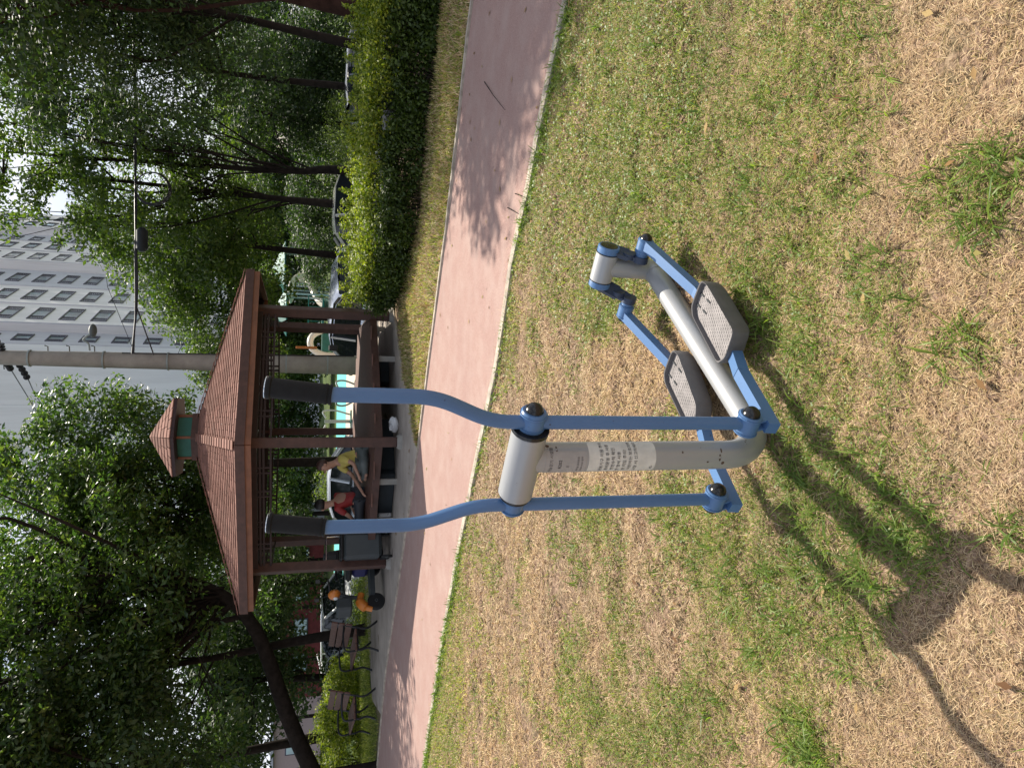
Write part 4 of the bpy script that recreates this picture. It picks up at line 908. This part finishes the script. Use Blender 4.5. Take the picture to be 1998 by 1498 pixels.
def shrub(loc, r, h, label, leaf, n=5000, size=.06, group='shrubs round the park', cone=False, name='shrub'):
    e = empty(name, loc, 0, label=label, cat='shrub', group=group); C = []; Rc = []
    for i in range(50):
        a = rng.uniform(0, 6.28); z = rng.random()*h; q = (1-z/h)*.95+.05 if cone else math.sqrt(max(0, 1-((z/h-.35)/.7)**2))
        C.append((r*q*rng.random()**.5*math.cos(a), r*q*rng.random()**.5*math.sin(a), z)); Rc.append(r*.32*(.5+.5*q))
    V, Fa = leafcloud(C, Rc, n, size); npmesh('foliage', V, Fa, leaf, e)
    mb = MB()
    for i in range(6): mb.tube([(0, 0, -.05), C[i*7]], [.02, .006], 5, False)
    mb.build('stem', 'bark', e); return e
def G(x, y, Y): p = at(x, y, Y); return (float(p[0]), Y, float(drop(p[0], Y)))
shrub(G(650, 930, 24), 1.3, 1.7, 'round sunlit shrub seen between the two seated people', 'leafpale', 6000, .09)
shrub(G(640, 300, 30), 2.2, 1.4, 'low pale shrub beside the blue play panel', 'leafpale', 6000, .10)
shrub(G(640, 1360, 19), .9, 1.45, 'rounded clipped bright shrub above the gap between the benches', 'leafpale', 6000, .07)
shrub(G(640, 1400, 20.5), .9, 1.6, 'clipped bright shrub just left of the rounded one above the benches', 'leafpale', 5000, .07)
for i, (yy, Y_) in enumerate(((1310, 18), (1350, 18), (1395, 17.6), (1440, 17.2), (1485, 17))):
    shrub(G(700, yy, Y_), .75, [.9, 1.0, 1.0, 1.15, 1.3][i], ['end shrub of the sunlit row, seen just beyond the nearer bench', 'second shrub from the pavilion in the sunlit row behind the benches', 'middle shrub of the sunlit row behind the benches', 'shrub of the sunlit row directly behind the farther bench', 'tallest shrub at the far left end of the sunlit row'][i], 'hedge', 5200, .06, 'row of sunlit shrubs behind the benches')
shrub(G(690, 1150, 18), .8, .55, 'low leafy shrub under the white car beside the scooter', 'leafpale', 4000, .06)
shrub(G(690, 1215, 18), .8, .6, 'low leafy shrub between the white car and the nearer bench', 'leafpale', 4000, .06)
for i, yy in enumerate((378, 420, 470)):
    shrub(G(640, yy, 23), .35, [2.0, 1.9, 1.4][i], ['slim conical conifer right above the front of the cream car', 'slim conical conifer above the middle of the cream car', 'short slim conifer at the rear end of the cream car'][i], 'leafmid', 2500, .07, 'small conical conifers behind the cream car', True, 'conical_conifer')
shrub(G(600, 235, 23), 1.3, 1.7, 'olive domed shrub behind the roof of the dark car', 'leafpale', 5000, .08)

for yy, Y_, h_, s_ in ((45, 27, 2.6, 'dark understory shrub behind the right end of the dark car'), (125, 29, 2.9, 'dark understory shrub behind the middle of the dark car'), (395, 30, 2.9, 'dark understory shrub behind the slim conifers'), (465, 31, 2.6, 'dark understory shrub just right of the curved slide')):
    shrub(G(650, yy, Y_), 2.3, h_, s_, 'leafdark', 9000, .14, 'dark understory shrubs beyond the car park')
# trees. Right side, dark
tree(G(700, 25, 12.6), 7.5, (.1, -1.4, 6.9), (2.9, 3.0, 3.3), 'big dark tree with a thick reddish trunk at the right edge', 'leafdark', 95, 26000, .13, .8, .20, (.1, 0), 'barkred', shell=.3)
tree(G(650, 90, 14.5), 8, (.5, 0, 6.6), (2.6, 2.6, 3.4), 'dark conifer whose crown hangs low beside the reddish trunk', 'leafdark', 80, 20000, .13, .75, .13, (.3, 0), name='conifer_tree', shell=.3, aspect=.3)
tree(G(640, 160, 17), 9, (.5, 0, 6.4), (2.2, 2.3, 3.8), 'dark tree with a thin black trunk left of the reddish trunk', 'leafdark', 80, 18000, .14, .75, .11, (-.2, 0), shell=.25)
tree(G(640, 325, 20), 9.5, (-.2, 0, 7.2), (2.7, 2.5, 4.0), 'loose tree with forking black limbs and sky showing through', 'leafmid', 66, 8200, .15, .50, .15, (-.3, 0), shell=.3, fork=.32)
tree(G(640, 397, 21), 10, (.3, 0, 7.0), (2.1, 2.2, 4.0), 'loose tree with an upright black trunk left of the forked one', 'leafmid', 66, 8800, .15, .52, .15, (0, 0), shell=.3, fork=.35)
tree(G(640, 500, 24), 9, (.3, 0, 5.5), (2.4, 2.4, 2.7), 'bushy green tree directly right of the pavilion roof', 'leafmid', 80, 16500, .16, .8, .15, (.2, 0), shell=.3)
tree(G(640, 620, 26), 7, (.2, 0, 4.7), (2.8, 2.4, 2.1), 'bushy green tree rising behind the right slope of the pavilion roof', 'leafmid', 80, 16500, .16, .8, .16, (0, 0), shell=.3)
tree(G(640, 240, 27), 7, (.4, 0, 3.4), (2.9, 3, 2.6), 'dark bushy tree in the gap behind the dark car', 'leafdark', 80, 15000, .18, .9, .14, (0, 0), shell=.3)
tree((7.4, 9.9, float(gh(7.4, 9.9))), 8.5, (-2.35, .55, 7.4), (1.6, 1.5, 1.6), 'added dark tree rooted beyond the right edge, crown hung over the corner to shade the path', 'leafdark', 40, 7000, .12, .6, .15, (-.6, 0), shell=.25)  # extra tree rooted out of frame, added to shade the near path
# behind and left of the pavilion
tree(G(700, 900, 18.2), 9, (-.35, 0, 5.7), (2.1, 2.1, 3.4), 'leafy tree directly behind the cupola with bright sunlit leaves', 'leafbroad', 105, 24000, .15, .6, .16, (0, 0), shell=.35, aspect=.42)
tree(G(700, 1030, 19.2), 9, (-.2, 0, 5.9), (2.7, 2.4, 3.9), 'tall leafy dark tree behind the left slope of the pavilion roof', 'leafbroad', 95, 19000, .16, .7, .17, (0, 0), shell=.3, aspect=.42)
tree(G(735, 1224, 16.2), 8, (-.2, -.3, 6.2), (2.7, 2.4, 3.0), 'dark tree whose slim slanting trunk rises behind the nearer bench', 'leafbroad', 75, 10500, .15, .58, .13, (-.5, 0), shell=.35, aspect=.42)
p0 = at(479, 1199, 15.6); p1 = at(579, 1439, 15.6); dx = (p1[0]-p0[0])/(p1[2]-p0[2]); bx = p1[0]+dx*(-p1[2])
lt = empty('broadleaf_tree', (bx, 15.6, 0), 0, label='big leaning tree with a thick black trunk slanting over the benches', cat='tree', group='trees round the park')
mb = MB(); tp = catmull([(0, 0, -.2), (p1[0]-bx, 0, p1[2]), (p0[0]-bx, 0, p0[2]), (p0[0]-bx+.9, .2, 4.2), (p0[0]-bx+1.3, .3, 6.5)], 6)
mb.tube(tp, np.linspace(.205, .05, len(tp)), 14); C, Rc = [], []
cc = np.array([p0[0]-bx-.4, -.2, 6.3]); cr = np.array([3.6, 2.8, 3.3])
for i in range(120):
    d = rng.normal(size=3); d /= np.linalg.norm(d); q = cc+d*cr*(.3+.7*rng.random()**.7); C.append(q); Rc.append(.72*rng.uniform(.5, 1.3))
    s0 = np.array(tp[rng.integers(12, len(tp))])
    if i < 32: mb.tube(catmull([s0, s0*.4+q*.6+rng.normal(size=3)*.3, q], 3), [.06, .052, .04, .03, .02, .012, .006], 5, False)
for i in range(34):
    C.append(np.array([rng.uniform(-3.4, 1.6)+p0[0]-bx, rng.uniform(-1.6, -.4), rng.uniform(2.5, 4.8)])); Rc.append(rng.uniform(.3, .65))
for c in C[-34::2]: mb.tube([np.array(tp[14])+rng.normal(size=3)*.05, (np.array(tp[14])+c)/2+np.array([0, 0, .5]), c], [.03, .018, .005], 4, False)
mb.build('trunk', 'bark', lt); V, Fa = leafcloud(C, Rc, 31000, .145, .7, .2, .38); npmesh('crown', V, Fa, 'leafbroad', lt)
tree(G(735, 1420, 17.5), 8.5, (0, -.6, 6.2), (3.0, 2.6, 3.4), 'dark tree behind the farther bench at the left edge', 'leafdark', 75, 13000, .15, .65, .15, (-.3, 0), shell=.3)
tree(G(735, 1500, 13.6), 8, (.1, .2, 6.2), (2.4, 2.4, 3.0), 'dark tree outside the left edge whose crown hangs into the top left', 'leafdark', 80, 19000, .14, .7, .15, (0, 0), shell=.3)
tree(G(700, 1320, 23), 7.5, (0, 0, 4.4), (3.4, 3, 2.9), 'dark tree farther back above the gap between the benches', 'leafdark', 85, 16000, .18, .8, .16, (.3, 0), shell=.3)
tree(G(700, 1130, 25), 7.5, (0, 0, 4.2), (3.2, 3, 2.9), 'dark tree farther back above the scooter', 'leafdark', 85, 15000, .18, .8, .14, (0, 0), shell=.3)
# far belt beyond the playground
FT = [(60, 40, 'leafdark'), (170, 44, 'leafmid'), (270, 50, 'leafdark'), (360, 53, 'leafmid'), (440, 55, 'leafdark'), (520, 56, 'leafmid'), (600, 55, 'leafdark'), (680, 54, 'leafmid'), (760, 55, 'leafmid'), (840, 56, 'leafdark'), (920, 53, 'leafmid'), (1000, 54, 'leafmid'), (1090, 56, 'leafdark')]
side = ['rightmost', 'second from the right', 'third from the right', 'fourth from the right', 'fifth from the right', 'sixth from the right', 'middle', 'sixth from the left', 'fifth from the left', 'fourth from the left', 'third from the left', 'second from the left', 'leftmost']
for i, (yy, Y_, lf) in enumerate(FT):
    hh = [9, 9, 9, 8, 8, 8, 8, 7.5, 7.5, 8, 8, 8, 8][i]
    tree(G(660, yy, Y_), hh, (0, 0, hh*.50), (3.2, 3, hh*.46), side[i]+' tree of the far green belt beyond the playground', lf, 60, 8500, .30, 1.0, .18, (0, 0), shell=.3, group='far trees beyond the playground')
for i, (yy, Y_) in enumerate(((1180, 58), (1280, 58), (1390, 56), (1490, 54))):
    tree(G(660, yy, Y_), 9, (0, 0, 6.6), (3.4, 3, 2.6), ['far tree above the white car', 'far tree above the red brick wall', 'far tree above the clipped bright shrubs', 'far tree above the pink wall'][i], 'leafdark', 50, 6500, .3, 1.0, .16, (0, 0), shell=.3, group='far trees above the low building')

# ------------------------------------------------------------------ utility pole, lamp, cables
pb = at(702, 713, 17.6); ph = at(-160, 694, 17.6)
pole = empty('utility_pole', (pb[0], 17.6, float(drop(pb[0], 17.6))), 0, label='round grey concrete utility pole rising behind the pavilion', cat='utility pole')
z0 = float(drop(pb[0], 17.6)); top = (ph[0]-pb[0], 0, ph[2]-z0)
MB().tube([(0, 0, -.2), (top[0]*.5, 0, top[2]*.5), top], [.235, .185, .14], 28).build('shaft', 'concrete', pole)
def onp(x, y, Y=17.6): p = at(x, y, Y); return Vector((p[0]-pb[0], Y-17.6, p[2]-z0))
q = onp(175, 684); mb = MB(); mb.tube(catmull([q, onp(172, 670), onp(162, 664), onp(170, 655), onp(178, 652)], 4), .022, 8); la = mb.build('lamp_arm', 'playgrey', pole)
lh = MB(); lh.sphere(onp(181, 645), .15, 14, 8, (1.0, .7, .55)); lh.build('lamp_head', 'greypants', la)
for x in (95, 137, 186): 
    a = onp(x, 694); MB().tube([a+Vector((-.18, 0, 0)), a+Vector((.2, 0, .02)), a+Vector((.22, 0, .08))], .012, 6).build('step_bolt', 'iron', pole)
for x in (60, 205, 330, 560, 640):
    a = onp(x, 700+ (x-60)*.02); zc = a.z; cx0 = top[0]*zc/top[2]; MB().lathe([(0, .2-.07*zc/top[2]+.04), (.03, .2-.07*zc/top[2]+.04)], (cx0, 0, zc), (0, 0, 1), 20).build('clamp_band', 'playgrey', pole)
for o in ((.02, 575, 620),):
    a, b_ = onp(577, 690), onp(618, 690); MB().box((a+b_)/2+Vector((.14, -.06, 0)), (.05, .34, (a-b_).length), None, .01).build('orange_sign', 'orange', pole)
a = onp(650, 689); MB().box(a+Vector((.12, -.1, 0)), (.14, .16, .22), None, .02).build('meter_box', 'iron', pole)
MB().tube([onp(240, 705)+Vector((.18, -.1, 0)), onp(450, 708)+Vector((.19, -.1, 0)), onp(690, 712)+Vector((.21, -.12, 0))], .014, 6).build('riser_cable', 'cable', pole)
# telecom cable bundle
cb = empty('overhead_cable', tuple(at(265, 690, 17.4)), 0, label='black bundled overhead cables running right from the utility pole', cat='cable')
o = Vector(at(265, 690, 17.4)); A = lambda x, y, Y=17.2: Vector(at(x, y, Y))-o
for dx_, dz, r_3 in ((0, 0, .022), (2, .03, .012), (-2, -.05, .014)):
    MB().tube(catmull([A(258+dx_, 690)+Vector((0, 0, dz)), A(266+dx_, 590), A(265+dx_, 480), A(264+dx_, 400)+Vector((0, 0, dz)), A(264+dx_, 300), A(262+dx_, 150)+Vector((0, 0, dz)), A(258, -40)], 8), r_3, 7).build('strand', 'cable', cb)
MB().tube(catmull([A(300, 692), A(283, 645), A(267, 600)], 5), .014, 6).build('strand', 'cable', cb)
MB().tube([A(263, 690), A(210, 560), A(208, 545)], .006, 5).build('strand', 'cable', cb)
j = MB(); j.tube([A(277, 491), A(277, 486), A(277, 450), A(277, 444)], [.05, .12, .12, .05], 16); j.build('splice_box', 'boxdark', cb)
for i in range(4):
    cpt = A(297, 367)+Vector((0, i*.03, 0)); rr_ = .33+.012*i; MB().tube([cpt+Vector((rr_*math.cos(t_), .02*math.sin(t_*3), rr_*math.sin(t_))) for t_ in np.linspace(0, 6.28, 33)], .010, 6, False).build('spare_loop', 'cable', cb)
def insul(p_list, label):
    p0_ = at(*p_list[0]); e = empty('power_line', tuple(p0_), 0, label=label, cat='power line', group='power lines at the top of the pole')
    P = [Vector(at(*q))-Vector(p0_) for q in p_list]
    MB().tube(P, .012, 6).build('wire', 'cable', e)
    a, b_ = P[1], P[2]; mb = MB(); d = (b_-a).normalized()
    for i in range(4): mb.lathe([(0, .02), (.01, .07), (.03, .07), (.05, .02)], a.lerp(b_, i/4), d, 12)
    mb.build('insulator', 'iron', e)
insul([(2, 700, 17.6), (12, 706, 17.8), (22, 722, 18.2), (70, 800, 22), (110, 870, 27)], 'upper power line with insulators going left from the pole top')
insul([(30, 700, 17.6), (38, 712, 17.8), (56, 742, 18.4), (66, 765, 20), (120, 850, 26)], 'lower power line with insulators going left from the pole top')
insul([(0, 664, 17.6), (1, 670, 17.5), (6, 690, 17.6), (8, 720, 17.9)], 'short jumper cable looping past the very top of the pole')

# slender grey lamp post in front of the far trees on the right
pp = G(655, 221, 30); e = empty('street_lamp', pp, 0, label='thin pale lamp post standing beyond the dark car', cat='street lamp')
MB().tube([(0, 0, 0), (.05, 0, 3), (.25, 0, 5.6)], [.05, .04, .03], 10).build('post', 'playgrey', e); MB().sphere((0.02, -.08, 1.75), .09, 10, 7).build('globe', 'lampwhite', e)

# ------------------------------------------------------------------ apartment tower
c0 = at(200, 657, 82); ax_ = rad(70)     # facade runs away from the corner at this heading
u = np.array([math.cos(ax_), math.sin(ax_)]); ap = empty('apartment_building', (c0[0], 82, -.8), ax_, label='tall pale pink and grey apartment tower with rows of windows', cat='building')
LEN, DEP, HT, FH = 84, 17, 75, 3.0
bays = [(0, 4.0, 'aptgrey', .9), (4.0, 20.0, 'aptpink', 0), (20.0, 34, 'aptgrey', 1.2), (34, 49, 'aptpink', 0), (49, 61, 'aptgrey', 1.2), (61, 75, 'aptpink', 0), (75, 84, 'aptgrey', 1.2)]
for a, b_, m_, rec in bays:
    MB().box(((a+b_)/2, DEP/2+rec/2, HT/2), (b_-a, DEP-rec, HT)).build('wall', m_, ap, smooth=False)
MB().box((-.06, DEP/2+.5, HT/2), (.12, DEP-1.0, HT)).build('gable_wall', 'gable', ap, smooth=False)
MB().box((-.16, DEP*.45, HT/2), (.1, .25, HT)).build('gable_pilaster', 'gable', ap, smooth=False)
MB().box((LEN/2, DEP/2, HT+.5), (LEN+.6, DEP+.6, 1)).build('roof_parapet', 'aptgrey', ap, smooth=False)
for x in (3.9, 11.6, 19.8, 34.2, 41.5, 48.8, 61.2):
    MB().tube([(x, -.08, .5), (x, -.08, HT)], .07, 8).build('drain_pipe', 'aptgrey', ap)
wins = [(1.8, 2.0, .9), (7.8, 4.4, 0), (15.8, 4.4, 0), (23.2, 3.4, 1.2), (29.4, 4.6, 1.2), (37.8, 4.2, 0), (45.2, 4.0, 0), (52, 3.2, 1.2), (57.4, 3.4, 1.2), (65, 4.2, 0), (71.4, 3.8, 0), (79, 3.8, 1.2)]
def window(x, z, w, rec, par=None, mbs=None):
    y = rec-.03; h = 1.45
    fr, gl, sa = (MB(), MB(), MB()) if mbs is None else mbs
    for dz in (-h/2, h/2): fr.box((x, y, z+dz), (w+.12, .14, .10))
    for dx in (-w/2, w/2, -w*.27, w*.27): fr.box((x+dx, y+.004, z), (.09, .12, h-.1))
    gl.box((x, y+.05, z), (w*.5, .04, h-.14)); 
    for s_ in (-1, 1): sa.box((x+s_*w*.385, y+.05, z), (w*.20, .04, h-.14))
    if mbs is None:
        f = fr.build('window', 'aptframe', par, smooth=False); gl.build('pane', 'aptglass', f, smooth=False); sa.build('sash', 'glassdark', f, smooth=False)
cnt = 0; rest = (MB(), MB(), MB())
cand = []
for x, w, rec in wins:
    for k in range(24):
        z = 1.9+FH*k+.3; P3 = np.array([c0[0]+u[0]*x, 82+u[1]*x, z-.8])-np.array([0, 0, CAM_H]); wd = P3@Fw; px = 999-F_PX*(P3@Up)/wd
        vis = -20 < px < 300; cand.append((0 if vis else 1, wd, x, z, w, rec))
cand.sort()
for i, (v_, wd, x, z, w, rec) in enumerate(cand):
    if i < 90: window(x, z, w, rec, ap)
    else: window(x, z, w, rec, None, rest)
f = rest[0].build('window_bands', 'aptframe', ap, smooth=False); tag(f, kind='stuff')
rest[1].build('pane', 'aptglass', f, smooth=False); rest[2].build('sash', 'glassdark', f, smooth=False)
c1 = at(200, 700, 104); MBx = empty('apartment_building', (c1[0]-17, 106, -.8), rad(8), label='plain pale gable of a second apartment block left of the utility pole', cat='building')
MB().box((4.5, 6, 38), (14, 14, 76)).build('wall', 'gable', MBx, smooth=False); MB().box((4.5, 6, 76.4), (14.5, 14.5, .8)).build('roof_parapet', 'aptgrey', MBx, smooth=False)
for k in range(16):
    f = MB().box((9.2, -1.02, 3+3*k), (1.0, .08, 1.1)).build('window', 'aptframe', MBx, smooth=False); MB().box((9.2, -1.07, 3+3*k), (.8, .04, .9)).build('pane', 'aptglass', f, smooth=False)

# low brick and pink building far left, with white handrails in front
b0 = at(640, 1300, 62)
lb = empty('low_building', (b0[0]-2, 64, -.8), 0, label='low building with dark red brick and pink walls beyond the benches', cat='building')
MB().box((6.5, 2, 1.7), (15, 5, 3.4)).build('brick_wall', 'brickred', lb, smooth=False); MB().box((-8, 2, 1.9), (14, 5, 3.8)).build('pink_wall', 'pinkwall', lb, smooth=False)
MB().box((16.5, 1.5, 2.0), (5, 4, 4.0)).build('grey_wall', 'greywall', lb, smooth=False); MB().box((-.5, 1.9, 3.95), (29.5, 5.4, .25)).build('roof_slab', 'aptgrey', lb, smooth=False)
for x, z in ((-12, 2.3), (-9, 2.3), (-5, 2.3), (2, 1.8), (5, 1.8), (8, 1.8), (11, 1.8), (16.5, 2.4)):
    f = MB().box((x, -.54, z), (1.5, .1, 1.2)).build('window', 'aptframe', lb, smooth=False); MB().box((x, -.60, z), (1.3, .05, 1.0)).build('pane', 'aptglass', f, smooth=False)
def rail(pts, label):
    P = [np.array(at(*q)) for q in pts]; o_ = P[0].copy(); o_[2] = float(drop(o_[0], o_[1])); e = empty('handrail', tuple(o_), 0, label=label, cat='railing', group='white handrails of the far ramp')
    Q = [Vector(p-o_) for p in P]; MB().tube(Q, .035, 8).build('top_rail', 'whitepaint', e); MB().tube([q-Vector((0, 0, .45)) for q in Q], .022, 8).build('lower_rail', 'whitepaint', e)
    for a, b_ in zip(Q[:-1], Q[1:]):
        n = max(1, int((b_-a).length/1.2))
        for i in range(n+1): q = a.lerp(b_, i/n); MB().tube([(q.x, q.y, q.z-1.0), q], .025, 8).build('post', 'whitepaint', e)
rail([(627, 1150, 31), (627, 1290, 31), (640, 1345, 29)], 'long level white handrail left of the scooter, nearer the pavilion')
rail([(619, 1276, 28), (633, 1335, 27), (652, 1396, 26)], 'sloping white handrail above the gap between the benches')

# ------------------------------------------------------------------ playground
sp = [(573, 582, 46.5), (572, 568, 46), (575, 553, 46), (584, 545, 46.2), (596, 544, 46.5), (607, 552, 46.5), (616, 567, 46), (625, 582, 45.5), (636, 590, 45), (642, 588, 44.3)]
so = G(640, 575, 46); so = np.array([so[0], so[1], -.8]); e = empty('playground_slide', tuple(so), 0, label='cream and green curved slide curling down in the far playground', cat='slide')
P = catmull([np.array(at(*q))-so for q in sp], 4); V = []; 
for i, p in enumerate(P):
    d = P[min(i+1, len(P)-1)]-P[max(i-1, 0)]; d /= np.linalg.norm(d); s_ = np.array([d[1]*.2, 1., 0]); s_ -= d*(s_@d); s_ /= np.linalg.norm(s_); n = np.cross(s_, d); n = n if n[2] > 0 else -n
    for a in np.linspace(-1.25, 1.25, 9): V.append(p+s_*math.sin(a)*.42+n*(1-math.cos(a))*.40)
k = len(P); mb = MB(); mb.add(V, [(i*9+j, i*9+j+1, (i+1)*9+j+1, (i+1)*9+j) for i in range(k-1) for j in range(8)]); o = mb.build('chute', 'slidecream', e)
sm_ = o.modifiers.new('t', 'SOLIDIFY'); sm_.thickness = .06
for i in (8, 20, 30): p = P[i]; MB().tube([(p[0], p[1], 0), (p[0], p[1], p[2])], .05, 8).build('support', 'slidegreen', e)
def tower(loc, label, w=2.0, h=2.2, roof=True, m='teal'):
    e = empty('play_tower', loc, 0, label=label, cat='playground equipment', group='play towers of the far playground')
    for sx_ in (-1, 1):
        for sy_ in (-1, 1): MB().tube([(sx_*w/2, sy_*w/2, 0), (sx_*w/2, sy_*w/2, h+.9)], .06, 8).build('post', 'playgrey', e)
    MB().box((0, 0, h*.45), (w, w, .08)).build('deck', m, e, smooth=False)
    for i in range(7): MB().tube([(-w/2+w*(i+.5)/7, -w/2, h*.45), (-w/2+w*(i+.5)/7, -w/2, h*.45+.8)], .02, 6).build('baluster', m, e)
    MB().box((0, -w/2, h*.45+.85), (w, .06, .06)).build('guard_rail', m, e, smooth=False)
    if roof: MB().lathe([(0, w*.75), (.05, w*.74), (.8, .04)], (0, 0, h+.85), (0, 0, 1), 6).build('roof', m, e, smooth=False)
    return e
tower(G(640, 612, 45), 'dark teal play tower left of the curved slide')
tower(G(640, 530, 49), 'dark play tower in the shade right of the curved slide', 2.4, 2.4, True, 'teal')
# cream playhouse arch behind the utility pole
q = G(640, 668, 36); e = empty('playhouse', q, 0, label='cream rounded playhouse arch beside the utility pole', cat='playground equipment')
mb = MB(); mb.tube(catmull([(-.6, 0, 0), (-.62, 0, 1.1), (-.3, 0, 1.75), (.25, 0, 1.75), (.6, 0, 1.2), (.85, 0, .5), (1.2, 0, 0)], 6), .15, 10); mb.build('arch', 'slidecream', e)
MB().box((0, .1, .95), (.9, .1, .7), None, .04).build('window_panel', 'teal', e)
MB().box((0, .4, .35), (1.2, .8, .7), None, .05).build('base', 'slidecream', e)
# blue play panel with coloured blocks
q = G(650, 310, 40); e = empty('playground_board', q, rad(5), label='white framed blue play panel with yellow pieces beyond the hedge', cat='playground equipment')
ph_ = 1.55-.02*40+.8
for x in (-.75, .75): MB().tube([(x, 0, 0), (x, 0, 1.75)], .05, 8).build('post', 'whitepaint', e)
MB().box((0, 0, 1.72), (1.7, .5, .12), None, .03).build('top_board', 'playgrey', e); MB().box((0, .1, 1.1), (1.4, .06, .9)).build('back_board', 'playblue', e, smooth=False)
for i, (x, z, m_) in enumerate(((.25, 1.25, 'playyellow'), (.3, .85, 'playyellow'), (.1, .85, 'whitepaint'), (-.3, .85, 'red'), (-.05, 1.35, 'whitepaint'), (.5, 1.45, 'playgrey'), (-.35, 1.2, 'whitepaint'))): MB().sphere((x, .02, z), .13, 10, 7, (1, .4, 1)).build('play_piece', m_, e)
MB().tube(catmull([(-.5, -.05, 1.6), (-.45, -.1, 1.2), (-.9, -.1, .9), (-1.2, -.1, .6)], 5), .035, 8).build('bent_pipe', 'whitepaint', e)
# grey fitness machines in the court beyond the pavilion
def fit(loc, label, s_=1.0):
    e = empty('fitness_machine', loc, rad(20), label=label, cat='fitness machine', group='grey fitness machines beyond the pavilion')
    MB().tube([(0, 0, 0), (0, 0, 1.3*s_)], .07, 10).build('post', 'playgrey', e)
    for k_ in (-1, 1): MB().tube(catmull([(k_*.15, 0, 1.25*s_), (k_*.45, .1, 1.35*s_), (k_*.5, .1, .9*s_), (k_*.3, 0, .3*s_)], 5), .035, 8).build('lever', 'playgrey', e)
    MB().box((0, 0, .25), (.9, .3, .06), None, .01).build('footrest', 'teal', e)
fit(G(660, 822, 30), 'grey fitness machine right of the front column, farther out on the court', 1.0)
fit(G(665, 765, 28), 'grey fitness machine hidden partly behind the right grip', .7)

# dead sticks and leaves on the path
for i, (a, b_) in enumerate((((945, 160), (985, 215)), ((1005, 378), (1030, 388)), ((990, 405), (1012, 418)))):
    p, q = gz(*a, .02), gz(*b_, .02); mid_ = (p+q)/2+np.array([.01, .02, .004]); o = MB().tube([p, mid_, q], [.004, .003, .0015], 5).build('twig', 'bark')
    tag(o, ['long dry twig lying on the shaded right part of the path', 'short dry twig at the near edge of the path', 'thin dry twig just left of the short one at the path edge'][i], 'twig', 'twigs on the path')
